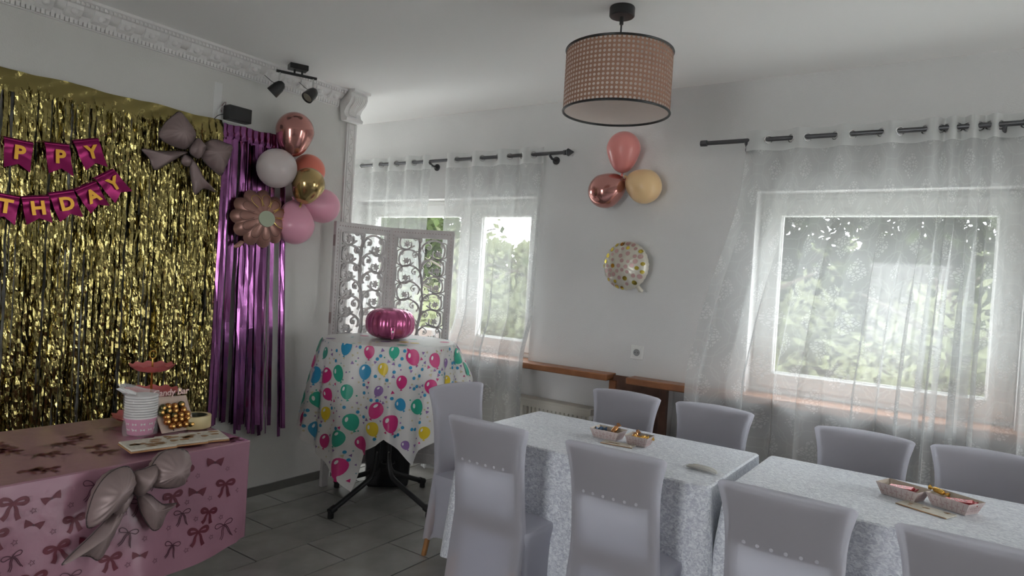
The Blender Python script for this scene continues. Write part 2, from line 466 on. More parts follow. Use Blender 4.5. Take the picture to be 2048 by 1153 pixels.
struct('wall_front', MB().box(XA-.2, a, YF-.2, YF, 0, CZ).box(b, XR+.2, YF-.2, YF, 0, CZ).box(a, b, YF-.2, YF, 0, c).box(a, b, YF-.2, YF, d, CZ), 'outer_paint', 'plain white wall behind the photographer', False)
a, b, c, d = SFILL
struct('wall_side', MB().box(XA-.2, XA, YF, a, 0, CZ).box(XA-.2, XA, b, YB, 0, CZ).box(XA-.2, XA, a, b, 0, c).box(XA-.2, XA, a, b, d, CZ).box(XA, XL-.14, 1.9, 2.05, 0, CZ), 'outer_paint', 'plain white walls of the side space past the open corner', False)
struct('baseboard_left', MB().box(XL, XL+.012, YF+.01, 3.22, 0, .055), 'skirting_tile', 'low grey tile skirting along the left wall', False)

# cornice on the left wall
co_ = struct('trim_1', MB().prism([(0, 0), (.105, 0), (.105, -.014), (.092, -.020), (.092, -.030), (.075, -.034), (.066, -.048), (.050, -.060), (.030, -.066), (.026, -.094), (.016, -.100), (.016, -.116), (0, -.116)],
    lambda a_, b_, d_: (XL+a_, d_, CZ+b_), YF+.01, 3.06), 'stucco_white', 'white moulded plaster cornice along the top of the left wall')
mb = MB()
y = .2
while y < 3.05:
    mb.box(XL+.088, XL+.1005, y, y+.011, CZ-.033, CZ-.019); y += .021
tag(mb.obj('dentil_row', 'stucco_white', co_, False), 'row of tiny white dentils', kind='stuff')
mb = MB(); y = .2
while y < 3.05:
    mb.box(XL+.014, XL+.031, y, y+.014, CZ-.112, CZ-.082-.010*((int(y*1000)//20) % 2)); y += .020
tag(mb.obj('leaf_row', 'stucco_white', co_, False), 'row of small upright leaf tips', kind='stuff')
blk = MB().prism([(.02, -.064), (.028, -.088), (.055, -.080), (.078, -.054), (.080, -.034), (.06, -.034)], lambda a_, b_, d_: (a_, d_, b_), -.035, .035).mesh('modillion', 'stucco_white', False)
ros = MB().lathe([(0, .014), (.008, .012), (.016, .003), (.017, 0)], 8, ax=(.8, 0, -.6)).mesh('rosette', 'stucco_white')
y = .31
while y < 3.02:
    link('modillion', blk, co_, (XL, y, CZ)); link('rosette', ros, co_, (XL+.072, y, CZ-.066)); y += .1215
# carved end bracket
br = struct('trim_2', MB().prism(catmull([(0, 0), (.165, 0), (.165, -.018), (.130, -.022), (.135, -.050), (.120, -.085), (.085, -.115), (.068, -.145), (.078, -.172), (.100, -.188), (.095, -.205), (.04, -.205), (0, -.205)], 1)[:-1],
    lambda a_, b_, d_: (XL+a_, d_, CZ+b_), 3.07, 3.215), 'stucco_white', 'white carved plaster scroll bracket at the end of the cornice', False)
mb = MB()
prof = [(.138, -.045), (.137, -.07), (.112, -.098), (.083, -.120), (.070, -.145), (.078, -.168)]
for k in range(-3, 4):
    pts = [(XL+x_+.004, 3.1425+k*.017*(1-.5*i/5)+.004*math.sin(i), CZ+z_) for i, (x_, z_) in enumerate(prof)]
    mb.tube(catmull(pts, 3), [.003+.004*math.sin(PI*j/15) for j in range(16)], 5)
mb.obj('acanthus_leaf', 'stucco_white', br)
# pilaster strip at the open corner
pi_ = struct('trim_3', MB().prism([(0, 0), (.014, 0), (.014, .010), (.009, .014), (.016, .018), (.016, .022), (.008, .026), (.008, .070), (.016, .074), (.016, .086), (0, .086)], lambda a_, b_, d_: (XL+a_, 3.15+b_, d_), .0, CZ-.205), 'stucco_white', 'narrow white moulded strip down the open corner of the wall', False)
mb = MB(); z = .1; s_ = 1
while z < 2.4:
    mb.tube(catmull([(XL+.010, 3.15+.048-s_*.018, z), (XL+.012, 3.15+.048+s_*.014, z+.03), (XL+.012, 3.15+.048+s_*.010, z+.055), (XL+.010, 3.15+.048-s_*.006, z+.05)], 3), .0045, 5); z += .062; s_ = -s_
tag(mb.obj('relief_scroll', 'stucco_white', pi_), 'raised vine relief', kind='stuff')

# ------------------------------------------------------------------ windows
def window(n, q, splits, label, y0=4.0):
    """splits: list of glass (x0,x1); frame face at y0"""
    a, b, c, d = q
    root = thing('window_%d' % n, label, None, (0, 0, 0), kind='structure')
    f = .045
    MB().bbox(a, a+f, y0+.012, y0+.075, c, d).bbox(b-f, b, y0+.012, y0+.075, c, d).bbox(a+f, b-f, y0+.012, y0+.075, d-f, d).bbox(a+f, b-f, y0+.012, y0+.075, c, c+f).obj('window_frame', 'pvc', root, False)
    gt, gb = 1.925, 1.03
    for i, (g0, g1) in enumerate(splits):
        s0 = a+f-.012 if i == 0 else (splits[i-1][1]+g0)/2+.002
        s1 = b-f+.012 if i == len(splits)-1 else (g1+splits[i+1][0])/2-.002
        m_ = MB(); yy0, yy1 = y0, y0+.07
        m_.bbox(s0, g0, yy0, yy1, c+.03, d-.03, .006).bbox(g1, s1, yy0, yy1, c+.03, d-.03, .006).bbox(g0, g1, yy0, yy1, gt, d-.03, .006).bbox(g0, g1, yy0, yy1, c+.03, gb, .006)
        s_ = m_.obj('sash', 'pvc', root, False)
        MB().box(g0-.005, g1+.005, y0+.03, y0+.036, gb-.005, gt+.005).obj('pane', 'pane_glass', s_, False)
        MB().bbox(g0-.003, g0+.006, y0+.018, y0+.028, gb, gt, .002).bbox(g1-.006, g1+.003, y0+.018, y0+.028, gb, gt, .002).bbox(g0, g1, y0+.018, y0+.028, gb-.003, gb+.008, .002).obj('glazing_bead', 'white_plastic', s_, False)
    return root
w1 = window(1, WIN[0], [(-4.24, -3.31), (-3.10, -2.66)], 'white two-sash window behind the folding screen and left curtains')
w2 = window(2, WIN[1], [(-.945, .055)], 'white single-sash window behind the wide lace curtain on the right')
w3 = window(3, WIN[2], [(1.56, 2.59)], 'white window further along the window wall')
hm = MB().bbox(-3.215, -3.195, 3.955, 3.985, 1.38, 1.43).bbox(-3.212, -3.198, 3.935, 3.957, 1.29, 1.43, .003); hm.obj('handle', 'white_plastic', w1, False)
# wooden sills
s1 = struct('trim_4', MB().bbox(-4.5, -1.865, YB-.12, YB+.13, .875, .915, .005), 'sill_wood', 'orange-brown wooden sill board under the left window')
s2 = struct('trim_5', MB().bbox(-1.735, .72, YB-.12, YB+.13, .875, .915, .005), 'sill_wood', 'orange-brown wooden sill board under the right window')
s3 = struct('trim_6', MB().bbox(1.1, 2.95, YB-.12, YB+.13, .875, .915, .005), 'sill_wood', 'orange-brown wooden sill board along the far window wall')
pp = struct('trim_7', MB().bbox(-1.885, -1.50, YB-.018, YB-.001, 0, .905, .003), 'dark_wood', 'dark brown wooden panel between the two radiator niches', False)
for x_ in (-1.885, -1.545): MB().bbox(x_, x_+.045, YB-.04, YB-.019, 0, .872, .003).obj('post', 'sill_wood' if x_ < -1.8 else 'dark_wood', pp, False)

def radiator(x0, x1, label):
    r = thing('radiator', label, 'radiator', ((x0+x1)/2, YB+.01, 0))
    w_ = (x1-x0)/2; zt, zb = .655, .12
    MB().bbox(-w_, w_, .0, .10, zt-.02, zt, .004).obj('top_grille', 'radiator_paint', r, False)
    mb = MB(); n = int(w_*2/.033)
    def f(u, v):
        x_ = -w_+.01+u*(2*w_-.02); ph = (u*n) % 1
        return (x_, .004+.012*(1 if .25 < ph < .75 else 0), lerp(zb+.02, zt-.055, v))
    mb.grid(n*8+1, 2, f).box(-w_+.01, w_-.01, .02, .09, zb, zt-.02).box(-w_, w_, .001, .02, zt-.058, zt-.018).box(-w_, w_, .001, .02, zb, zb+.022)
    mb.obj('front_panel', 'radiator_paint', r, False)
    for s_ in (-1, 1): MB().bbox(s_*w_-.004, s_*w_+.004, .0, .1, zb, zt-.004, .002).obj('side_cover', 'radiator_paint', r, False)
    v_ = MB().lathe([(0, 0), (.016, 0), (.018, .01), (.018, .05), (.015, .058), (0, .058)], 12, (w_+.02, .03, zt-.06), ax=(0, -1, .1)).obj('thermostat', 'white_plastic', r)
    MB().tube([(w_-.005, .05, zt-.06), (w_+.02, .05, zt-.06), (w_+.02, .05, 0)], .008, 8).obj('pipe', 'black_metal', r)
    return r
radiator(-3.9, -2.03, 'cream panel radiator in the niche under the left window')
radiator(-1.43, .2, 'cream panel radiator in the niche behind the two chairs below the socket')

# ------------------------------------------------------------------ curtain rods and lace curtains
YR, ZR = 3.80, 2.325
def rod(x0, x1, brs, label, fin):
    r = thing('curtain_rod', label, 'curtain rod', ((x0+x1)/2, YR, ZR)); cx = (x0+x1)/2
    MB().tube([(x0-cx, 0, 0), (x1-cx, 0, 0)], .0125, 12).obj('rod', 'rod_metal', r)
    if fin == 'arrow':
        MB().lathe([(.0125, 0), (.017, .002), (.017, .018), (.010, .02), (.010, .03), (.024, .032), (.026, .036), (.012, .062), (0, .08)], 14, (x1-cx, 0, 0), ax=(1, 0, 0)).obj('finial', 'rod_metal', r)
    else:
        MB().lathe([(0, 0), (.017, 0), (.018, .004), (.018, .036), (.0125, .04)], 14, (x0-cx-.036, 0, 0), ax=(1, 0, 0)).obj('end_cap', 'rod_metal', r)
    for b_ in brs:
        MB().lathe([(0, 0), (.027, 0), (.027, .006), (.024, .010), (0, .010)], 16, (b_-cx, YB-YR-.001, -.035), ax=(0, -1, 0)).tube([(b_-cx, YB-YR-.006, -.035), (b_-cx, .02, -.032), (b_-cx, -.005, -.018), (b_-cx, -.012, -.006)], .009, 8).obj('bracket', 'rod_metal', r)
    return r
rod(-4.75, -2.30, (-3.47, -2.40), 'dark metal curtain rod with arrow finial above the left window', 'arrow')
rod(-1.34, .95, (-1.115, .05), 'dark metal curtain rod with blunt cap above the right window', 'cap')

def curtain(label, cr, x_end, first=-1, flare=None, seed=1, amp=.026):
    """cr: X where the cloth crosses the rod line (cloth passes through an eyelet there)"""
    rr = random.Random(seed)
    root = thing('lace_curtain', label, 'curtain', ((cr[0]+x_end)/2, YR, 0)); ox = (cr[0]+x_end)/2
    xs = list(cr)+[x_end]; S = []
    for i in range(len(xs)-1):
        sg = first*(1 if i % 2 == 0 else -1)
        for k in range(8):
            S.append((lerp(xs[i], xs[i+1], k/8), sg*math.sin(PI*k/8), i+k/8))
    S.append((x_end, 0, len(xs)-1))
    ph = [rr.uniform(-1, 1) for _ in range(40)]
    def pos(s, z):
        x_, a_, t = s
        k = sstep(2.25, 1.2, z); kl = sstep(1.25, .93, z)
        i = int(t); dr = lerp(ph[i], ph[i+1], t-i)
        A = amp*lerp(1, 1.0+.45*dr, k)
        y_ = YR+a_*A+k*.010*math.sin(t*1.3+seed+z*1.1)-lerp(0, .055, kl)-.030*kl
        x2 = x_+k*.014*math.sin(t*2.1+dr*2)+k*.030*math.sin(t*PI*2)*(1 if dr > -.2 else .4)
        if flare: x2 += flare(x_, z)
        return Vector((x2-ox, y_-YR, z))
    u = [0]
    for i in range(1, len(S)): u.append(u[-1]+math.hypot(S[i][0]-S[i-1][0], (S[i][1]-S[i-1][1])*amp)*1.1)
    def sheet(zs, name, mat, off=0):
        mb = MB(); mb.uv = []
        nu = len(S)
        for z in zs:
            for i, s in enumerate(S):
                p = pos(s, z); mb.v.append((p.x, p.y+off, p.z)); mb.uv.append((u[i], z))
        for j in range(len(zs)-1):
            for i in range(nu-1):
                mb.f.append((j*nu+i, j*nu+i+1, (j+1)*nu+i+1, (j+1)*nu+i)); mb.m.append(0)
        return mb.obj(name, mat, root, 'full')
    zs = [2.265-(2.265-.05)*j/44 for j in range(45)]
    sheet(zs, 'panel', 'sheer_lace')
    sheet([2.375, 2.345, 2.32, 2.29, 2.265], 'heading', 'curtain_header')
    for i, c_ in enumerate(xs[1:-1]):
        s0 = S[min(range(len(S)), key=lambda k: abs(S[k][0]-c_))]
        d = Vector((.03, amp*PI*.3*(1 if i % 2 == 0 else -1)*first*-1, 0)); nrm = Vector((d.y, -d.x, 0)).normalized()
        m = MB(); q = Vector((0, 0, 1)).rotation_difference(nrm)
        m.grid(18, 6, lambda a_, b_: Vector((c_-ox, 0, ZR-.002))+q @ Vector(((.021+.0035*math.cos(b_*2*PI))*math.cos(a_*2*PI), (.021+.0035*math.cos(b_*2*PI))*math.sin(a_*2*PI), .003*math.sin(b_*2*PI))), True, True)
        m.obj('eyelet', 'chrome', root)
    return root
curtain('left lace curtain half hidden behind the folding screen', [-4.36, -4.22, -4.10, -4.00, -3.92, -3.83, -3.73, -3.64, -3.55], -3.465, -1, None, 3)
curtain('lace curtain hanging between the folding screen and the balloon wall', [-3.31, -3.21, -3.075, -2.975, -2.845, -2.735, -2.635, -2.535], -2.455, -1, None, 5)
fl2 = lambda x_, z: -.225*sstep(2.28, 1.0, z)*(sstep(2.28, 1.55, z)*.35+.65)*max(0, 1-(x_+1.10)/1.15)
curtain('wide lace curtain spread across the right window', [-1.115, -.997, -.88, -.797, -.663, -.581, -.452, -.369, -.263, -.198, -.172, -.128, -.092, -.044, -.006, .032, .125, .20, .30, .38, .48, .57], .66, -1, fl2, 9)

# ------------------------------------------------------------------ foil fringe curtains on the left wall
def strip_mesh(rr, h, w_, mat, n=84, tw=.42):
    mb = MB(); a = rr.uniform(-.5, .5); px = 0; py = 0
    V = []
    for k in range(n+1):
        a += rr.uniform(-tw, tw); a *= .86
        py += rr.uniform(-.0016, .0016); px = .7*px+rr.uniform(-.003, .004)
        ww = w_*(.75+.25*abs(math.cos(a)))
        dx, dy = math.sin(a)*ww/2, math.cos(a)*ww/2
        z = -h*k/n
        V += [(px-dx, py-dy, z), (px+dx, py+dy, z+rr.uniform(-.004, .004))]
    mb.add(V, [(2*k, 2*k+1, 2*k+3, 2*k+2) for k in range(n)])
    return mb.mesh('foil_strip', mat, False)
gt = 2.292
gf = thing('foil_fringe', 'shiny gold foil fringe curtain hung across the left wall', 'fringe curtain', (XL+.028, 1.4, .45))
rr = random.Random(11)
gm = [strip_mesh(rr, rr.uniform(1.66, 1.74), rr.choice((.006, .008, .009, .011, .013, .016)), 'gold_foil') for _ in range(16)]
y = .72; cnt = 0
while y < 2.215:
    vis = y > 1.08
    o = link('foil_strip', rr.choice(gm), gf, (rr.uniform(.0, .012), y-1.4, gt-.45-.085+rr.uniform(-.01, .01)), (0, 0, rr.uniform(-.7, .7)))
    o.scale = (1, 1, rr.uniform(.97, 1.02)); cnt += 1
    y += (rr.choice((.003, .004, .005, .006)) if rr.random() < .93 else rr.uniform(.012, .020))*(1 if vis else 2.2)
mb = MB(); V = {}
def ghead(u, v):
    yy = lerp(.70, 2.222, u); a = math.sin(u*97)*.4+math.sin(u*41+1)*.6
    return (-.016+.012*v+.004*a*(1-v)+.009*v*(1+math.sin(u*170+2*math.sin(u*33)))+.004*math.sin(u*61+v*9), yy-1.4, gt-.45-v*.105-.004*math.sin(u*23))
mb.grid(220, 7, ghead); mb.obj('foil_heading', 'gold_foil', gf)

pf = thing('foil_fringe', 'shiny purple foil fringe curtain hanging beside the gold one', 'fringe curtain', (XL+.032, 2.45, .38))
pmesh = [strip_mesh(rr, 1.80, rr.choice((.016, .020, .025, .030)), 'purple_foil', 14, .14) for _ in range(9)]
ys = []
for a_, b_, st in ((2.228, 2.272, .009), (2.298, 2.330, .010), (2.368, 2.405, .010), (2.422, 2.450, .010), (2.468, 2.525, .010), (2.535, 2.61, .0105), (2.635, 2.655, .010), (2.710, 2.74, .012)):
    y = a_
    while y < b_: ys.append(y); y += st*rr.uniform(.7, 1.3)
for y in ys:
    top = gt-.09-.02*rr.random()
    yt = 2.222+(y-2.222)*.80                                # the strips fan out from the bunched top
    o = link('foil_strip', rr.choice(pmesh), pf, (rr.uniform(0, .012), yt-2.45, top-.38), (0, 0, rr.uniform(-.6, .6)))
    L_ = top-(.50 if y < 2.34 else lerp(.47, .38, (y-2.34)/.4))-rr.uniform(-.03, .05)
    o.scale = (1, 1, L_/1.80); o.rotation_euler[0] = (y-yt)/L_*.98
mb = MB()
mb.grid(60, 8, lambda u, v: (-.004+.012*abs(math.sin(u*30+v*5))*v+.004*math.sin(u*61), lerp(2.222, 2.635, u)-2.45, (gt-.012)-.38-v*(.10+.06*u*0+.09*(1-abs(2*u-1))*0)-.004*math.sin(u*14+3*v)))
mb.obj('foil_heading', 'purple_foil', pf)

# ------------------------------------------------------------------ pennant banners
def letter(ch, size):
    c = bpy.data.curves.new('letter', 'FONT'); c.body = ch; c.size = size; c.align_x = 'CENTER'; c.align_y = 'CENTER'; c.extrude = .0006; c.offset = .0034; c.resolution_u = 3
    o = bpy.data.objects.new('tmp', c); COL.objects.link(o)
    bpy.context.view_layer.update()
    me = bpy.data.meshes.new_from_object(o); bpy.data.objects.remove(o); me.name = 'letter'
    me.materials.clear(); me.materials.append(MATS['gold_letter']); return me
PX = XL+.060
def banner(label, pens, cord):
    cy_, cz_ = pens[0][1][0], pens[0][1][1]
    root = thing('pennant_banner', label, 'banner', (PX, cy_, cz_))
    for (ch, tl, tr, bl, brr) in pens:
        tl, tr, bl, brr = [Vector((0, p[0]-cy_, p[1]-cz_)) for p in (tl, tr, bl, brr)]
        mid_b = (bl+brr)/2; mid_t = (tl+tr)/2; nb = mid_b+(mid_t-mid_b)*.20
        mb = MB(); nv = 9
        def f(u, v):
            t = tl.lerp(tr, u); b_ = bl.lerp(nb, u*2) if u < .5 else nb.lerp(brr, u*2-1)
            p = t.lerp(b_, v); p.x += .012*math.sin(PI*min(1, v*2.2))*(.9 if v < .45 else .5)+.010*math.sin(PI*u)*v; return p
        mb.grid(9, nv, f); 
        pn = mb.obj('pennant', 'magenta_foil', root)
        MB().grid(5, 4, lambda u, v: tl.lerp(tr, u)+Vector((.004+.008*math.sin(v*PI), 0, 0))+(bl-tl)*(.02+.10*v)).obj('folded_hem', 'magenta_foil', pn)
        e1 = (tr-tl).normalized(); e2 = (mid_t-mid_b); e2 = (e2-e1*e2.dot(e1)).normalized(); e3 = e1.cross(e2)
        ce = mid_t.lerp(mid_b, .46)+Vector((.020, 0, 0))
        lo = link('letter', letter(ch, .086), pn); lo.matrix_local = Matrix.Translation(ce) @ Matrix((e1, e2, e3)).transposed().to_4x4()
    MB().tube([(0.002, p[0]-cy_, p[1]-cz_) for p in cord], .0012, 5).obj('cord', 'print_rose', root)
banner('upper magenta pennant banner with gold letters P P Y',
    [('P', (1.148, 1.974), (1.262, 1.970), (1.157, 1.836), (1.259, 1.826)), ('P', (1.306, 1.984), (1.409, 1.990), (1.334, 1.838), (1.440, 1.838)), ('Y', (1.423, 2.012), (1.534, 2.047), (1.492, 1.876), (1.592, 1.910))],
    [(1.0, 1.985), (1.148, 1.974), (1.26, 1.969), (1.31, 1.982), (1.41, 1.99), (1.535, 2.047), (1.66, 2.13)])
banner('lower magenta pennant banner with gold letters T H D A Y',
    [('T', (1.115, 1.722), (1.220, 1.714), (1.110, 1.600), (1.210, 1.577)), ('H', (1.224, 1.714), (1.334, 1.734), (1.255, 1.586), (1.359, 1.606)), ('D', (1.331, 1.745), (1.437, 1.777), (1.392, 1.612), (1.491, 1.647)), ('A', (1.441, 1.777), (1.532, 1.833), (1.524, 1.668), (1.611, 1.718)), ('Y', (1.527, 1.847), (1.611, 1.908), (1.636, 1.734), (1.716, 1.807))],
    [(1.0, 1.735), (1.115, 1.722), (1.22, 1.713), (1.334, 1.738), (1.437, 1.778), (1.53, 1.84), (1.612, 1.908), (1.70, 1.97)])

# ------------------------------------------------------------------ bow balloons
def scallop(poly, n=6): return catmull(poly, n, True)
def bow(label, fn, P, loc):
    root = thing('bow_balloon', label, 'balloon', loc)
    for nm, poly, c, th, dz in P:
        q = scallop(poly)
        mb = MB().puff(q, c, th, lambda a, b, d: fn(a, b, d+dz), 9, True, 0, .6, .16, 15, .016)
        o = mb.obj(nm, 'bow_foil', root, 'full')
        ring = [fn(c[0]+(a-c[0])*1.012, c[1]+(b-c[1])*1.012, dz) for a, b in q]
        MB().tube(ring+[ring[0]], .0022, 4).obj('seam', 'seam_dark', o)
    return root
BX, BY, BZ = XL+.09, 2.007, 2.09
bow('dusty brown foil bow balloon pinned over the gold fringe', lambda a, b, d: (d, a-0, b), [
    ('left_tail', [(-.02, -.03), (-.08, -.035), (-.17, -.055), (-.262, -.06), (-.225, -.10), (-.192, -.155), (-.13, -.115), (-.06, -.06)], (-.12, -.075), .032, -.01),
    ('right_tail', [(-.005, -.06), (.03, -.085), (.075, -.15), (.110, -.19), (.155, -.225), (.085, -.215), (.036, -.255), (.015, -.20), (.0, -.13)], (.04, -.15), .032, -.01),
    ('left_loop', [(-.035, -.015), (-.09, -.02), (-.165, .0), (-.190, .03), (-.165, .09), (-.12, .145), (-.085, .172), (-.04, .135), (.0, .09), (.005, .045)], (-.085, .065), .06, .01),
    ('right_loop', [(.02, -.02), (.045, .01), (.085, .05), (.13, .068), (.19, .058), (.228, .05), (.222, .0), (.195, -.075), (.17, -.125), (.11, -.10), (.06, -.06)], (.125, -.01), .06, .01),
    ('lower_knot', [(-.045, -.05), (-.01, -.055), (.0, -.075), (-.012, -.105), (-.04, -.108), (-.058, -.09)], (-.03, -.08), .02, .0),
    ('knot', [(-.03, -.02), (-.018, .015), (.012, .05), (.05, .022), (.058, .01), (.04, -.035), (.02, -.06), (-.02, -.045)], (.012, -.003), .045, .03)], (BX, BY, BZ))
# the one at the edge of the pink table: front plane X = -2.36 leaning outwards
bow('dusty brown foil bow balloon drooping over the edge of the pink table', lambda a, b, d: (d-.12*max(0, b+.06), a, b-.25*max(0, b+.02)), [
    ('left_tail', [(-.03, -.09), (-.07, -.11), (-.13, -.165), (-.215, -.235), (-.17, -.225), (-.135, -.235), (-.105, -.255), (-.075, -.205), (-.045, -.14)], (-.10, -.175), .035, -.005),
    ('right_tail', [(.01, -.06), (.05, -.075), (.075, -.10), (.105, -.125), (.148, -.13), (.115, -.155), (.095, -.20), (.07, -.205), (.045, -.17), (.02, -.12)], (.06, -.13), .035, -.005),
    ('lower_knot', [(-.05, -.05), (-.01, -.055), (-.02, -.09), (-.045, -.125), (-.07, -.115)], (-.04, -.09), .02, .0),
    ('left_loop', [(-.025, .045), (-.02, .0), (-.05, -.055), (-.10, -.095), (-.155, -.125), (-.165, -.09), (-.150, -.03), (-.12, .03), (-.085, .062), (-.045, .07)], (-.09, -.015), .075, .03),
    ('right_loop', [(.03, .02), (.045, .06), (.075, .10), (.115, .11), (.165, .09), (.175, .03), (.150, -.045), (.11, -.055), (.05, -.04), (.02, -.02)], (.10, .025), .075, .03),
    ('knot', [(-.03, .04), (.01, .05), (.05, .055), (.045, .0), (.02, -.035), (-.01, -.055), (-.03, -.03)], (.008, .005), .045, .045)], (-2.335, 1.168, .716))

# ------------------------------------------------------------------ latex balloons
def balloon(label, c, r, ax, mat, group, long=1.28, name='balloon'):
    """c: centre of the round part; ax: direction from the knot to the crown"""
    root = thing(name, label, 'balloon', c, 0, group)
    prof = [(0, r*1.04)]
    for k in range(1, 10): t = PI/2*k/10; prof.append((r*math.sin(t), r*1.04*math.cos(t)))
    for k in range(0, 12):
        t = PI/2*k/12; prof.append((max(.004, r*math.cos(t)*(1-.10*math.sin(2*t))), -long*r*math.sin(t)))
    prof.append((.005, -long*r-.004))
    MB().lathe(prof, 28, ax=ax).obj('skin', mat, root, 'full')
    MB().lathe([(.004, -long*r-.002), (.009, -long*r-.010), (.006, -long*r-.013), (.011, -long*r-.024), (.002, -long*r-.020)], 10, ax=ax).obj('knot', mat, root)
G1 = 'balloon cluster at the end of the purple fringe'
balloon('rose gold chrome balloon at the top of the cluster by the purple fringe', (-3.54, 2.622, 2.302), .116, (-.05, .12, 1), 'rose_chrome', G1, 1.35)
balloon('matte white balloon in the cluster by the purple fringe', (-3.50, 2.482, 2.048), .119, (.55, -.75, .1), 'white_balloon', G1, 1.15)
balloon('orange coral balloon mostly hidden behind the gold chrome one', (-3.575, 2.765, 2.085), .105, (-.2, .8, .35), 'coral_balloon', G1, 1.2)
balloon('gold chrome balloon in the middle of the cluster', (-3.42, 2.652, 1.975), .100, (.25, .15, .9), 'gold_chrome', G1, 1.25)
balloon('pale pink balloon at the bottom of the cluster', (-3.52, 2.645, 1.728), .119, (.1, .05, -1), 'pink_balloon', G1, 1.25)
balloon('pale pink balloon sticking out towards the corner strip', (-3.565, 2.885, 1.873), .112, (.0, .95, .04), 'pink_balloon', G1, 1.75)
G2 = 'three balloons on the window wall'
balloon('salmon pink balloon at the top of the three on the window wall', (-1.845, 3.755, 2.312), .104, (0, 0, 1), 'salmon_balloon', G2, 1.40)
balloon('rose gold chrome balloon at the lower left of the three on the window wall', (-1.945, 3.748, 2.058), .108, (-.80, -.1, -.45), 'rose_chrome', G2, 1.25)
balloon('peach yellow balloon at the lower right of the three on the window wall', (-1.695, 3.755, 2.080), .105, (.78, 0, -.38), 'peach_balloon', G2, 1.15)

# flower foil balloon
fc = (XL+.12, 2.432, 1.742)
fr = thing('flower_balloon', 'brown foil flower balloon with gold petal outlines and pale centre', 'balloon', fc)
npet = 11; poly = []
for i in range(npet*10):
    t = 2*PI*i/(npet*10); ph = (i % 10)/10
    poly.append(((.150+.028*abs(math.sin(PI*ph))**.7)*math.cos(t)*1.0, (.150+.028*abs(math.sin(PI*ph))**.7)*math.sin(t)))
TH = .075
fq = Vector((1, -.25, .12)).normalized()
e2 = Vector((0, 0, 1)); e1 = e2.cross(fq).normalized(); e2 = fq.cross(e1)
def ffn(a, b, d): return e1*a+e2*b+fq*d
def fh(a, b):
    t = 1-min(1, math.hypot(a, b)/.172); return TH*(1-(1-t)**2)**.55
mb = MB(); n_ = len(poly)
V = []; rings = 9
for side in (1, -1):
    for k in range(rings):
        t = k/rings
        for i, (a, b) in enumerate(poly):
            ph = (i % 10)/10
            h = TH*(1-(1-t)**2)**.55*(1-.10*(1-abs(math.sin(PI*ph)))*(1-t)*(1-t)) if t > 0 else 0
            V.append(ffn(a*(1-t), b*(1-t), side*h))
    V.append(ffn(0, 0, side*TH))
F = []
for s_ in (0, 1):
    o_ = s_*(rings*n_+1)
    for k in range(rings-1):
        for i in range(n_): F.append((o_+k*n_+i, o_+k*n_+(i+1) % n_, o_+(k+1)*n_+(i+1) % n_, o_+(k+1)*n_+i))
    for i in range(n_): F.append((o_+(rings-1)*n_+i, o_+(rings-1)*n_+(i+1) % n_, o_+rings*n_))
mb.add(V, F); mb.obj('body', 'flower_foil', fr, 'full')
on = lambda a, b, d: ffn(a, b, fh(a, b)*1.03+.005+d)
MB().prism([(.048*math.cos(2*PI*i/28)+.012, .048*math.sin(2*PI*i/28)-.012) for i in range(28)], lambda a, b, d: ffn(a, b, TH*.985+d), -.006, .0065).obj('centre_disc', 'flower_centre', fr)
mb = MB(); mb2 = MB()
for i in range(npet):
    t = 2*PI*(i+.5)/npet; c_, s_ = math.cos(t), math.sin(t)
    loop = [(.062, .012), (.09, .024), (.118, .025), (.134, .012), (.136, 0), (.134, -.012), (.118, -.025), (.09, -.024), (.062, -.012)]
    (mb if c_ > -.55 and s_ > -.75 else mb2).ribbon(catmull([(a*c_-b*s_, a*s_+b*c_) for a, b in loop], 3), .0028, on, 0)
mb.obj('petal_outline', 'gold_line', fr); mb2.obj('petal_outline', 'flower_line', fr)
MB().puff([(-.02, -.15), (.01, -.155), (-.02, -.19), (-.05, -.20), (-.06, -.185)], (-.025, -.178), .008, lambda a, b, d: ffn(a-.09, b+.01, d-.01), 3).obj('tail', 'flower_foil', fr)

# round dotted foil balloon on the window wall
dc = (-1.79, YB-.10, 1.597); dr = .150
df = thing('foil_balloon', 'round cream foil balloon with rose and gold dots on the window wall', 'balloon', dc)
poly = [((dr+(.002 if i % 2 else -.002))*math.cos(2*PI*i/64), (dr+(.002 if i % 2 else -.002))*math.sin(2*PI*i/64)) for i in range(64)]
TD = .075
dfn = lambda a, b, d: Vector((a, -d, b))
MB().puff(poly, (0, 0), TD, dfn, 9, True, 0, .55, .10, 16).obj('body', 'cream_foil', df, 'full')
dh = lambda a, b: TD*(1-min(1, math.hypot(a, b)/dr)**2)**.55 if math.hypot(a, b) < dr else 0
mr, mg = MB(), MB(); rr = random.Random(5); pts = []
while len(pts) < 48:
    a, b = rr.uniform(-dr, dr), rr.uniform(-dr, dr)
    if math.hypot(a, b) > dr*.93 or any(math.hypot(a-p[0], b-p[1]) < .030 for p in pts): continue
    pts.append((a, b)); q = rr.uniform(.010, .0145)
    gold = (math.hypot(a, b) > dr*.72 and rr.random() < .5) or rr.random() < .10
    m_ = mg if gold else mr; o_ = len(m_.v)
    circ = [(a+q*math.cos(2*PI*k/14), b+q*math.sin(2*PI*k/14)) for k in range(14)]
    circ = [p for p in circ if math.hypot(*p) < dr*.985]
    if len(circ) < 6: continue
    hh = lambda p: dh(*p)*1.0+.0035
    V = [dfn(*p, hh(p)) for p in circ]+[dfn(a, b, dh(a, b)+.0035)]
    m_.add(V, [(k, (k+1) % len(circ), len(circ)) for k in range(len(circ))])
tag(mr.obj('printed_dots', 'dot_rose', df), 'matt rose dots', kind='stuff'); tag(mg.obj('printed_dots', 'dot_gold', df), 'shiny gold dots', kind='stuff')
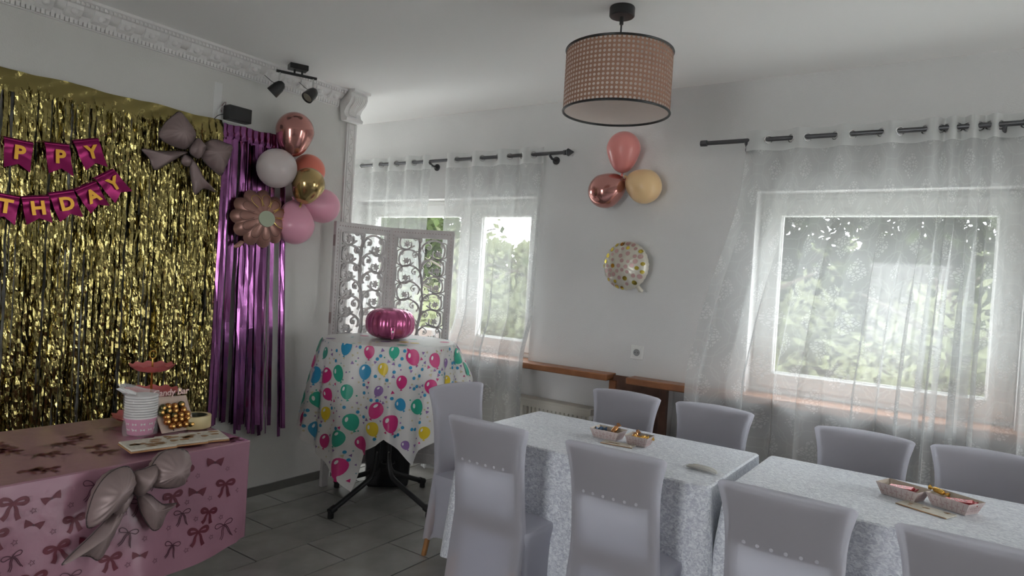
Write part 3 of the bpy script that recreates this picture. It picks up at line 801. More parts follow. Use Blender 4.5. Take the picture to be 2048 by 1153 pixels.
MB().puff([(.07, -.125), (.095, -.115), (.125, -.145), (.118, -.160), (.095, -.158)], (.10, -.14), .008, dfn, 3).obj('tail', 'cream_foil', df)

# ------------------------------------------------------------------ black box lamp on the wall, with loose wires
bl = thing('wall_lamp', 'black box-shaped wall lamp with loose wires above the purple fringe', 'lamp', (XL, 2.262, 2.342))
MB().bbox(.006, .070, -.035, .112, -.042, .042, .003).obj('housing', 'black_metal', bl, False)
MB().bbox(0, .006, -.03, .12, -.05, .045, .002).obj('mount_plate', 'white_plastic', bl, False)
for k, (m_, dy, dz) in enumerate((('white_plastic', -.05, .03), ('white_plastic', -.065, .012), ('print_rose', -.03, .06), ('black_metal', -.075, -.03))):
    MB().tube(catmull([(.004, -.03, .02-.01*k), (.02, dy, dz), (.012, dy-.02, dz-.03), (.002, dy-.012, dz-.06)], 4), .0022, 5).obj('wire', m_, bl)
MB().bbox(0, .0015, -.095, -.045, -.075, .165, .0005).obj('plaster_patch', 'plaster', bl, False)

# ------------------------------------------------------------------ ceiling spotlight
sp = thing('spotlight', 'black two-headed ceiling spotlight beside the cornice', 'lamp', (-3.47, 2.568, CZ))
d_ = Vector((.088, .208, 0)).normalized(); q_ = Vector((-d_.y, d_.x, 0))
def rot(a, b, c): v = d_*a+q_*b; return (v.x, v.y, c)
mb = MB().bbox(-.055, .055, -.035, .035, -.032, 0, .003); mb.v = [rot(*p) for p in mb.v]; mb.obj('base', 'black_metal', sp, False)
for a in (-.02, .025): MB().tube([rot(a, 0, -.03), rot(a, 0, -.055)], .006, 8).obj('stem', 'black_metal', sp)
MB().tube([rot(-.125, 0, -.06), rot(.115, 0, -.06)], .0085, 10).obj('bar', 'black_metal', sp)
for a, ax in ((-.105, Vector((-.55, -.45, -.75))), (.095, Vector((.05, -.75, -.75)))):
    MB().tube([rot(a, 0, -.065), rot(a, 0, -.135)], .006, 8).obj('arm', 'chrome', sp)
    ax.normalize(); p = Vector(rot(a, 0, -.150)); b_ = p-ax*.035
    hd = MB().lathe([(0, 0), (.012, .002), (.026, .016), (.034, .04), (.037, .085), (.037, .095), (.033, .095), (.031, .085)], 20, b_, ax=ax).obj('lamp_head', 'black_metal', sp)
    MB().lathe([(0, .086), (.031, .086)], 20, b_, ax=ax).obj('lens', 'lamp_lens', hd)
    MB().tube([p, p+Vector((-.01, -.05, .02)), p+Vector((-.02, -.09, .045))], .0018, 5).obj('adjust_lever', 'black_metal', sp)

# ------------------------------------------------------------------ pendant lamp with cane shade
PXY = (-1.352, 2.652)
pl = thing('pendant_lamp', 'round pendant lamp with woven cane shade and black rims', 'lamp', (*PXY, CZ))
MB().lathe([(0, 0), (.053, 0), (.055, -.004), (.055, -.038), (.051, -.042), (0, -.042)], 28).obj('ceiling_canopy', 'black_metal', pl)
MB().tube([(0, 0, -.040), (0, 0, -.075)], .009, 8).tube([(0, 0, -.07), (0, 0, -.18)], .004, 8).tube([(0, 0, -.165), (0, 0, -.2)], .008, 8).obj('rod', 'black_metal', pl)
SR, ST, SB = .232, -.198, -.462
# cane weave: octagonal holes punched in a tube wall
sh_me = MB(); NC, NR = 76, 14
cw = 2*PI/NC; rh = (SB-ST)/NR
for j in range(NR):
    for i in range(NC):
        a0 = i*cw; z_0 = ST+j*rh
        P = []
        for k in range(8):
            t = 2*PI*k/8+PI/8; P.append((a0+cw/2+.33*cw*math.cos(t), z_0+rh/2+.33*abs(rh)*math.sin(t)))
        Q = []
        for k in range(8):
            t = 2*PI*k/8+PI/8; c_, s_ = math.cos(t), math.sin(t); m_ = max(abs(c_), abs(s_)); Q.append((a0+cw/2+.5*cw*c_/m_, z_0+rh/2+.5*abs(rh)*s_/m_))
        V = [(SR*math.cos(a), SR*math.sin(a), z_) for a, z_ in P+Q]
        sh_me.add(V, [(8+k, 8+(k+1) % 8, (k+1) % 8, k) for k in range(8)])
        # corners that the octagon ring leaves open
        C4 = [(a0+cw*x_, z_0+rh/2+abs(rh)*(y_-.5)) for x_, y_ in ((0, 0), (1, 0), (1, 1), (0, 1))]
        near = [[5-1+8, 5+8], [6+8, 7+8], [0+8, 1+8], [2+8, 3+8]]
        o_ = len(sh_me.v)-16
        for (cx_, cz_), (k1, k2) in zip(C4, near):
            sh_me.add([(SR*math.cos(cx_), SR*math.sin(cx_), cz_), sh_me.v[o_+k1], sh_me.v[o_+k2]], [(0, 1, 2)])
shade = sh_me.obj('lamp_shade', 'rattan', pl, False)
MB().lathe([(SR-.004, ST), (SR-.004, SB)][::-1], 64).obj('liner', 'shade_liner', shade, 'full').data.polygons[-1]
ln = [o for o in shade.children if o.name.startswith('liner')][0].data
# open tube: drop the end caps
import bmesh
bm = bmesh.new(); bm.from_mesh(ln); bmesh.ops.delete(bm, geom=[f for f in bm.faces if len(f.verts) > 4], context='FACES_ONLY'); bm.to_mesh(ln); bm.free()
for z_ in (ST, SB):
    MB().grid(64, 8, lambda u, v: ((SR-.001+.0055*math.cos(v*2*PI))*math.cos(u*2*PI), (SR-.001+.0055*math.cos(v*2*PI))*math.sin(u*2*PI), z_+.0055*math.sin(v*2*PI)), True, True).obj('rim', 'black_metal', pl)
for k in range(3):
    t = 2*PI*k/3+.4; MB().tube([(0, 0, ST), (SR*math.cos(t), SR*math.sin(t), ST)], .0022, 5).obj('spoke', 'black_metal', pl)
MB().lathe([(.018, ST+.01), (.020, ST), (.020, ST-.055), (.014, ST-.058)], 14).obj('socket', 'black_plastic', pl)
MB().lathe([(0, ST-.165), (.022, ST-.158), (.030, ST-.130), (.024, ST-.095), (.014, ST-.075), (.013, ST-.055)], 16).obj('bulb', 'white_plastic', pl)

# wall socket
so = thing('wall_socket', 'white square wall socket on the wall below the dotted foil balloon', 'socket', (-1.722, YB, 1.063))
MB().bbox(-.043, .043, -.010, 0, -.043, .043, .003).obj('cover_frame', 'white_plastic', so, False)
MB().bbox(-.028, .028, -.014, -.010, -.028, .028, .002).obj('insert', 'white_plastic', so, False)
MB().lathe([(0, .001), (.019, .001), (.0205, .0025), (.022, 0)], 24, (0, -.014, 0), ax=(0, -1, 0)).obj('round_well', 'socket_grey', so)
for s_ in (-1, 1): MB().lathe([(0, .002), (.003, .002)], 8, (s_*.0095, -.014, 0), ax=(0, -1, 0)).obj('pin_hole', 'dark_slot', so)
# ------------------------------------------------------------------ draped cloths
def rrect(x0, x1, y0, y1, r, n=5, m=12):
    """closed loop of points, counter-clockwise from the middle of the y0 side"""
    pts = []
    cs = [((x1-r, y0+r), -90), ((x1-r, y1-r), 0), ((x0+r, y1-r), 90), ((x0+r, y0+r), 180)]
    st = [(((x0+x1)/2), y0)]
    corners = []
    for (cx, cy), a0 in cs:
        corners.append([(cx+r*math.cos(math.radians(a0+90*k/n)), cy+r*math.sin(math.radians(a0+90*k/n))) for k in range(n+1)])
    P = []
    for i in range(4):
        P += corners[i]
        a, b = corners[i][-1], corners[(i+1) % 4][0]
        k_ = max(2, int(math.hypot(b[0]-a[0], b[1]-a[1])/.03))
        P += [(lerp(a[0], b[0], j/k_), lerp(a[1], b[1], j/k_)) for j in range(1, k_)]
    return P
class Drape:
    def __init__(s, loop, zt, drop, out): s.L = loop; s.zt = zt; s.drop = drop; s.out = out; s.n = len(loop)
    def nrm(s, i):
        a, b = s.L[(i-1) % s.n], s.L[(i+1) % s.n]; d = Vector((b[1]-a[1], a[0]-b[0])); return d.normalized()
    def at(s, i, v):
        """i: loop index, v: 0 at the table edge .. 1 at the hem"""
        x, y = s.L[i % s.n]; nn = s.nrm(i % s.n); o = s.out(i/s.n, v, x, y)
        return Vector((x+nn.x*o, y+nn.y*o, s.zt-s.drop(i/s.n, x, y)*v))
    def mesh(s, rows, topn=6):
        mb = MB(); n = s.n
        c = Vector((sum(p[0] for p in s.L)/n, sum(p[1] for p in s.L)/n))
        vs_ = [0, .008, .03]+[.03+.97*k/rows for k in range(1, rows+1)]
        V = [s.at(i, v) for v in vs_ for i in range(n)]
        for i in range(n): V[i] = V[i]-Vector((s.nrm(i).x*.008, s.nrm(i).y*.008, 0))
        F = [(j*n+i, (j+1)*n+i, (j+1)*n+(i+1) % n, j*n+(i+1) % n) for j in range(len(vs_)-1) for i in range(n)]
        mb.add(V, F)
        o = len(mb.v); T = [(c.x+(p.x-c.x)*k, c.y+(p.y-c.y)*k, s.zt) for k in (1, .85) for p in [V[i] for i in range(n)]]
        mb.add(T, [(i, (i+1) % n, n+(i+1) % n, n+i) for i in range(n)]+[tuple(range(n, 2*n))])
        return mb
def side_table(name, label, x0, x1, y0, y1, zt, mat='dark_wood', legr=.022, ins=.05):
    t = thing(name, label, 'table', ((x0+x1)/2, (y0+y1)/2, 0)); a, b = (x1-x0)/2, (y1-y0)/2
    MB().bbox(-a, a, -b, b, zt-.028, zt, .003).obj('table_top', mat, t, False)
    for sx in (-1, 1):
        for sy in (-1, 1): MB().tube([(sx*(a-ins), sy*(b-ins), 0), (sx*(a-ins), sy*(b-ins), zt-.028)], legr, 8).obj('leg', 'black_metal', t)
side_table('dining_table', 'dining table hidden under the left white velvet cloth', -1.955, -.785, 2.478, 3.15, .744)
side_table('dining_table', 'dining table hidden under the right white velvet cloth', -.715, .53, 2.51, 3.165, .744)
def vout(seed, cx2, cy2):
    def f(t, v, x, y):
        return .004+.030*v*(.5+.30*math.sin(t*2*PI*11+seed+2*math.sin(t*9))+.22*math.sin(t*2*PI*27+seed*2+1.5*math.sin(t*31)))+.05*v*math.exp(-((min(abs(x-a_) for a_ in cx2))**2+(min(abs(y-b_) for b_ in cy2))**2)/.006)
    return f
d1 = Drape(rrect(-1.965, -.778, 2.468, 3.16, .02), .75, lambda t, x, y: .60+.02*math.sin(t*40), vout(1, (-1.965, -.778), (2.468, 3.16)))
c1 = d1.mesh(12).obj('tablecloth', 'crushed_velvet', None, True); tag(c1, 'white crushed velvet cloth on the left dining table, under the napkin bundle', 'tablecloth', 'velvet tablecloths')
d2 = Drape(rrect(-.728, .54, 2.50, 3.178, .02), .75, lambda t, x, y: .60+.02*math.sin(t*37), vout(4, (-.728, .54), (2.50, 3.178)))
c2 = d2.mesh(12).obj('tablecloth', 'crushed_velvet', None, True); tag(c2, 'white crushed velvet cloth on the right dining table, under the red chocolate bars', 'tablecloth', 'velvet tablecloths')

# ------------------------------------------------------------------ chairs in stretch covers
pm('pad_fabric', (.20, .17, .16), .8)
pm('cover_dot', (.50, .495, .55), .7)
def chair_meshes():
    ZT = .885
    def wz(z):
        P = [(.10, .365), (.42, .365), (.50, .352), (.66, .345), (.76, .352), (.82, .370), (.885, .402)]
        for (a, wa), (b, wb) in zip(P, P[1:]):
            if z <= b: return lerp(wa, wb, max(0, (z-a)/(b-a)))
        return P[-1][1]
    def y0(z): return -.055*((z-.45)/.435)**1.2 if z > .45 else -.05*(.45-z)/.35
    def bow(z): return .028*sstep(.45, .8, z)
    def shell(u, z, grow=0.):
        t = 2*PI*u; c_, s_ = math.cos(t), math.sin(t)
        e = .45
        x = (wz(z)/2+grow)*math.copysign(abs(c_)**e, c_); th = (.026 if z < .86 else .026*(1-.25*(z-.86)/.025))+grow
        y = th*math.copysign(abs(s_)**e, s_)
        k = 1-(2*x/wz(z))**2
        return (x, y+y0(z)-bow(z)*k, z-.010*(1-k)*sstep(.7, .88, z))
    zs = [.10, .14, .2, .3, .4, .46, .52, .6, .68, .74, .78, .82, .85, .872, .885]
    mb = MB(); nu = 48
    for z in zs: mb.v += [tuple(shell(i/nu, z+(.006*math.sin(i*.9) if z < .12 else 0))) for i in range(nu)]
    for j in range(len(zs)-1):
        for i in range(nu): mb.f.append((j*nu+i, j*nu+(i+1) % nu, (j+1)*nu+(i+1) % nu, (j+1)*nu+i)); mb.m.append(0)
    # rounded top
    o = len(mb.v)
    for k, g in ((0, -.007), (1, -.015)):
        mb.v += [(lambda p: (p[0], p[1], p[2]+(.006, .009)[k]))(shell(i/nu, .885, g)) for i in range(nu)]
    a = (len(zs)-1)*nu
    for i in range(nu):
        mb.f.append((a+i, a+(i+1) % nu, o+(i+1) % nu, o+i)); mb.m.append(0)
        mb.f.append((o+i, o+(i+1) % nu, o+nu+(i+1) % nu, o+nu+i)); mb.m.append(0)
    for i in range(nu//2-1):
        p, q = i, nu-1-i
        mb.f.append((o+nu+i, o+nu+(i+1), o+nu+(nu-1-i) % nu, o+nu+(nu-i) % nu)); mb.m.append(0)
    back = mb.mesh('back_cover', 'spandex', 'full')
    # seat cover
    lp = rrect(-.195, .195, -.01, .40, .035, 4)
    n = len(lp); mb = MB(); rows = [(.452, .975), (.446, .995), (.43, 1.0), (.38, .985), (.30, .965), (.22, .965), (.15, .985), (.10, 1.01)]
    cy_ = .195
    for j, (z, k) in enumerate(rows):
        for (x, y) in lp:
            corner = (abs(x)/.195)**6*(abs(y-cy_)/.205)**6
            kk = k-(.03*(1-corner) if .12 < z < .4 else 0)
            zz = z+(.045*(1-corner) if z < .12 else 0)
            mb.v.append((x*kk, cy_+(y-cy_)*kk, zz))
    for j in range(len(rows)-1):
        for i in range(n): mb.f.append((j*n+i, (j+1)*n+i, (j+1)*n+(i+1) % n, j*n+(i+1) % n)); mb.m.append(0)
    o = len(mb.v)
    mb.v += [(x*.6, cy_+(y-cy_)*.6, .462) for x, y in lp]
    for i in range(n): mb.f.append((i, (i+1) % n, o+(i+1) % n, o+i)); mb.m.append(0)
    mb.f.append(tuple(range(o, o+n))); mb.m.append(0)
    seat = mb.mesh('seat_cover', 'spandex', True)
    # hidden frame: upper pad, side stiles, seat board
    mb = MB()
    def slab(z_a, z_b, xa, xb, ins):
        mb.grid(9, 5, lambda u, v: (lambda z: (lerp(xa, xb, u)*wz(z)/2*.9, y0(z)-bow(z)*(1-(lerp(xa, xb, u)*.9)**2)+ins, z))(lerp(z_a, z_b, v)))
    for ins in (-.012, .012): slab(.695, .875, -1, 1, ins)
    pad = mb.mesh('back_pad', 'pad_fabric')
    st = MB()
    for s_ in (-1, 1):
        st.tube([(s_*.150, y0(z)-.004, z) for z in (.30, .45, .55, .65, .72)], .016, 8)
    stile = st.mesh('stile', 'pad_fabric')
    rail = MB().bbox(-.15, .15, -.02, .006, .42, .50, .003).mesh('lower_rail', 'pad_fabric', False)
    dots = []
    for k in range(6):
        x = lerp(-.105, .105, k/5); z = .712; p = shell(.75, z); bw = bow(z)*(1-(2*x/wz(z))**2)
        dots.append((x, y0(z)-bw))
    legs = []
    for sx in (-1, 1):
        legs.append(MB().tube([(sx*.160, .365, .42), (sx*.165, .372, 0)], [.019, .013], 8).mesh('leg', 'leg_wood'))
        legs.append(MB().tube([(sx*.145, -.002, .42), (sx*.150, -.034, .2), (sx*.155, -.075, 0)], [.013, .015, .014], 8).mesh('leg', 'leg_wood'))
    dot_me = MB().lathe([(0, .0012), (.0055, .0010), (.0065, 0)], 10, ax=(0, -1, 0)).mesh('cover_dot', 'cover_dot')
    return back, seat, pad, stile, rail, dots, legs, dot_me
CB = chair_meshes()
def chair(x, y, rz, label, group):
    back, seat, pad, stile, rail, dots, legs, dot_me = CB
    t = thing('covered_chair', label, 'chair', (x, y, 0), rz, group)
    b_ = link('back_cover', back, t); link('seat_cover', seat, t); link('back_pad', pad, b_); link('stile', stile, b_); link('lower_rail', rail, b_)
    for (dx, dy) in dots: link('cover_dot', dot_me, b_, (dx, dy-.0262, .712))
    for l in legs: link('leg', l, t)
    return t
GN, GF = 'chairs with their backs to the camera', 'chairs on the window side of the tables'
chair(-1.619, 2.262, .0, 'white covered chair with its back to us at the left end of the near row', GN)
chair(-1.045, 2.262, .0, 'white covered chair with its back to us, second from the left in the near row', GN)
chair(-.442, 2.185, -.02, 'white covered chair seen from behind, at the gap between the two tables', GN)
chair(.050, 2.150, 0, 'white covered chair with its back to us at the right edge of the picture', GN)
chair(-1.555, 3.335, PI, 'white covered chair by the dark wood panel, leftmost on the window side', GF)
chair(-1.072, 3.345, PI, 'white covered chair on the window side, second from the left, beside the lace curtain edge', GF)
chair(-.386, 3.300, PI, 'white covered chair under the right window, third from the left on the window side', GF)
chair(.068, 3.310, PI, 'white covered chair on the window side, cut by the right edge of the picture', GF)
chair(-2.215, 2.797, -PI/2-.09, 'white covered chair at the head of the table beside the balloon-print cloth', 'chair at the table end')

# ------------------------------------------------------------------ tall round table with printed cloth
TX, TY, TZ, TR = -3.055, 3.06, 1.034, .41
bt = thing('bar_table', 'tall round bar table with four splayed black tube legs', 'table', (TX, TY, 0))
MB().lathe([(0, TZ-.03), (TR-.008, TZ-.03), (TR, TZ-.024), (TR, TZ-.006), (0, TZ-.004)], 40).obj('table_top', 'white_plastic', bt)
for k in range(4):
    a = PI/2*k+.02; c_, s_ = math.cos(a), math.sin(a)
    pr = [(.05, TZ-.03), (.05, .7), (.05, .36), (.056, .26), (.085, .185), (.14, .150), (.25, .105), (.40, .045)]
    lg = MB().tube(catmull([(r*c_, r*s_, z) for r, z in pr], 4), .0165, 10).obj('leg', 'black_metal', bt)
    MB().tube([(.375*c_, .375*s_, .055), (.415*c_, .415*s_, .040)], .022, 10).lathe([(.017, 0), (.019, .004), (.018, .045)], 10, (.405*c_, .405*s_, 0)).obj('foot_cap', 'black_plastic', lg)
    MB().lathe([(0, .0005), (.006, 0), (.004, .003), (0, .003)], 8, (.05*c_+.016*math.cos(-PI/4), .05*s_+.016*math.sin(-PI/4), .33), ax=(1, -1, 0)).obj('bolt', 'chrome', lg)
HT = [(-180, .72, .445), (-150, .68, .445), (-125, .60, .46), (-98, .53, .535), (-80, .47, .505), (-62, .40, .475), (-46, .325, .455), (-36, .285, .44), (-29, .225, .43), (-24, .185, .425), (-20, .28, .42), (-15, .43, .42), (-6, .465, .418), (0, .505, .412), (5, .485, .415), (12, .44, .42), (19, .38, .428), (24, .345, .435), (29, .42, .43), (45, .50, .44), (66, .60, .47), (84, .74, .52), (98, .815, .55), (110, .80, .55), (130, .75, .48), (155, .70, .45), (180, .72, .445)]
def hem(phi):
    phi = (phi+180) % 360-180
    for (a, za, ra), (b, zb, rb) in zip(HT, HT[1:]):
        if a <= phi <= b: t = (phi-a)/(b-a); return lerp(za, zb, t), lerp(ra, rb, t)
def barS(phi, s):
    """phi in degrees from the camera side, s = distance down from the table edge (m)"""
    hz, hr = hem(phi); L_ = TZ+.004-hz; s = max(0, s); v = min(1, s/L_)
    fold = .020*v*math.sin(math.radians(phi)*9+1)+.015*v**.7*math.sin(math.radians(phi)*19+1.2*math.sin(math.radians(phi)*5))
    r = TR+.004+(hr-TR)*v**.8+fold
    a = math.radians(phi-45); e = sstep(0, .02, s)
    return Vector((r*math.cos(a)-(1-e)*.004*math.cos(a), r*math.sin(a)-(1-e)*.004*math.sin(a), TZ+.004-s*(.97 if v < 1 else 1)))
NP = 180
mb = MB(); rows = 14
for j in range(rows+1):
    for i in range(NP):
        phi = -180+360*i/NP; hz, hr = hem(phi); mb.v.append(tuple(barS(phi, (TZ+.004-hz)*(j/rows)**1.15)))
mb.f = [(j*NP+i, (j+1)*NP+i, (j+1)*NP+(i+1) % NP, j*NP+(i+1) % NP) for j in range(rows) for i in range(NP)]; mb.m = [0]*len(mb.f)
mb.f.append(tuple(range(NP))); mb.m.append(0)
bc = mb.obj('printed_tablecloth', 'party_plastic', None, True); bc.location = (TX, TY, 0)
tag(bc, 'white plastic party cloth printed with coloured balloons on the tall round table', 'tablecloth')
# the print lies on the cloth as thin film
PC = ['p_blue', 'p_pink', 'p_green', 'p_yellow', 'p_purple', 'p_beige', 'p_teal', 'p_white']
mb = MB(); rr = random.Random(21)
def onbar(a, b, off):
    """a: metres round the edge, b: metres down"""
    phi = math.degrees(a/.45); p = barS(phi, b); q = barS(phi+1, b); r = barS(phi, b+.01)
    nn = (q-p).cross(r-p).normalized(); 
    if nn.x*p.x+nn.y*p.y < 0: nn = -nn
    return p+nn*off
def blob(ca, cb, rx, ry, rotn, mi, off, n=14, taper=.0):
    c_, s_ = math.cos(rotn), math.sin(rotn); V = []
    for rad in (1, .5):
        for k in range(n):
            t = 2*PI*k/n; x = rx*rad*math.cos(t); y = ry*rad*math.sin(t)*(1-taper*math.cos(t)*0); x2 = x*(1-taper*(y/ry)); V.append(onbar(ca+x2*c_-y*s_, cb+x2*s_+y*c_, off))
    V.append(onbar(ca, cb, off))
    mb.add(V, [(k, (k+1) % n, n+(k+1) % n, n+k) for k in range(n)]+[(n+k, n+(k+1) % n, 2*n) for k in range(n)], mi)
big = []
tries = 0
while len(big) < 62 and tries < 6000:
    tries += 1
    phi = rr.uniform(-150, 140); L_ = TZ-hem(phi)[0]; b = rr.uniform(.02, L_-.05); a = math.radians(phi)*.45
    if any(math.hypot(a-p[0], b-p[1]) < .112 for p in big): continue
    if L_ < .1: continue
    big.append((a, b)); k = [0, 1, 2, 3, 1, 2, 0, 4][len(big) % 8]; sz = rr.uniform(.8, 1.15)*(.7 if k == 4 else 1); ro = rr.uniform(-.9, .9)
    sz *= 1.28; blob(a, b, .031*sz, .037*sz, ro, k, .0030, 18, .16)
    c_, s_ = math.cos(ro), math.sin(ro)
    hx, hy = -.012*sz, -.017*sz; blob(a+hx*c_-hy*s_, b+hx*s_+hy*c_, .006*sz, .011*sz, ro+.5, 7, .0042, 8)
    ty = .040*sz
    T = [(-.007*sz, ty+.006), (.007*sz, ty+.006), (0, ty-.008)]
    mb.add([onbar(a+x*c_-y*s_, b+x*s_+y*c_, .0030) for x, y in T], [(0, 1, 2)], k)
small = []; tries = 0
while len(small) < 420 and tries < 9000:
    tries += 1
    phi = rr.uniform(-150, 140); L_ = TZ-hem(phi)[0]; b = rr.uniform(.01, L_-.015); a = math.radians(phi)*.45
    if any(math.hypot(a-p[0], b-p[1]) < .056 for p in big) or any(math.hypot(a-p[0], b-p[1]) < .020 for p in small): continue
    small.append((a, b)); q = rr.random()
    if q < .20: blob(a, b, .0105, .0105, 0, 0, .003, 10)
    elif q < .42: blob(a, b, .005, .005, 0, rr.choice((6, 6, 2, 4)), .003, 8)
    elif q < .62: blob(a, b, .006, .006, 0, 5, .003, 8)
    else:
        t0 = rr.uniform(0, 6); s3 = rr.uniform(.008, .014); mb.add([onbar(a+s3*math.cos(t0+2.1*k), b+s3*math.sin(t0+2.1*k), .003) for k in range(3)], [(0, 1, 2)], rr.choice((4, 4, 1, 5)))
for _ in range(26):                                            # a little of the print on the flat top
    t = rr.uniform(0, 2*PI); r = TR*math.sqrt(rr.random())*.92; s3 = rr.choice((.033, .03, .012, .010)); k_ = rr.choice((0, 1, 2, 3, 4))
    mb.add([(r*math.cos(t)+s3*math.cos(2*PI*k/12), r*math.sin(t)+s3*math.sin(2*PI*k/12), TZ+.0055) for k in range(12)], [tuple(range(12))], k_)
pr_ = mb.obj('printed_pattern', PC, bc, True); tag(pr_, 'blue, pink, green, yellow and purple balloon print with confetti', kind='stuff')

# pink foil balloon lying on it
fb = thing('foil_balloon', 'shiny pink foil balloon lying flat on the tall round table', 'balloon', (TX-.03, TY+.03, TZ+.105))
n_ = 72
def fbp(u, v):
    t = 2*PI*u; ph = (v-.5)*PI; wr = abs(math.sin(t*9))
    r = .158*(abs(math.cos(ph))**.62)*(1-.06*(1-wr)*abs(math.cos(ph))**2); z = .098*math.copysign(abs(math.sin(ph))**.85, math.sin(ph))*(1-.05*(1-wr)*math.cos(ph)**2)
    return (r*math.cos(t), r*math.sin(t), z)
MB().grid(n_, 17, fbp, True).obj('body', 'pink_foil', fb, 'full')
MB().puff([(-.016, .01), (.016, .01), (.014, -.035), (.004, -.07), (-.008, -.07), (-.014, -.035)], (0, -.03), .005, lambda a, b, d: Vector((.123+d*.7+.0*b, -.100-d*.7, b-.018))+Vector((a*.7, a*.7, 0)), 3).obj('tail', 'pink_foil', fb)
MB().lathe([(0, .002), (.007, .002), (.008, 0)], 10, (.129, -.106, -.040), ax=(1, -1, 0)).obj('valve', 'white_plastic', fb)

# black bin behind the legs
bn = thing('waste_bin', 'black plastic bin standing behind the legs of the tall round table', 'bin', (-3.30, 3.36, 0), PI/4)
MB().lathe([(0, .012), (.135, .012), (.150, .03), (.158, .25), (.165, .50), (.172, .505), (.172, .52), (.162, .52), (.15, .05), (0, .04)], 4*6, mod=lambda t, r, h: 1.0/max(abs(math.cos(t)), abs(math.sin(t)))**.75 if r > .01 else 1).obj('body', 'black_plastic', bn)
MB().tube(catmull([(-.04, -.166, .20), (-.035, -.176, .185), (.035, -.176, .185), (.04, -.166, .20)], 3), .005, 6).obj('handle', 'rod_metal', bn)

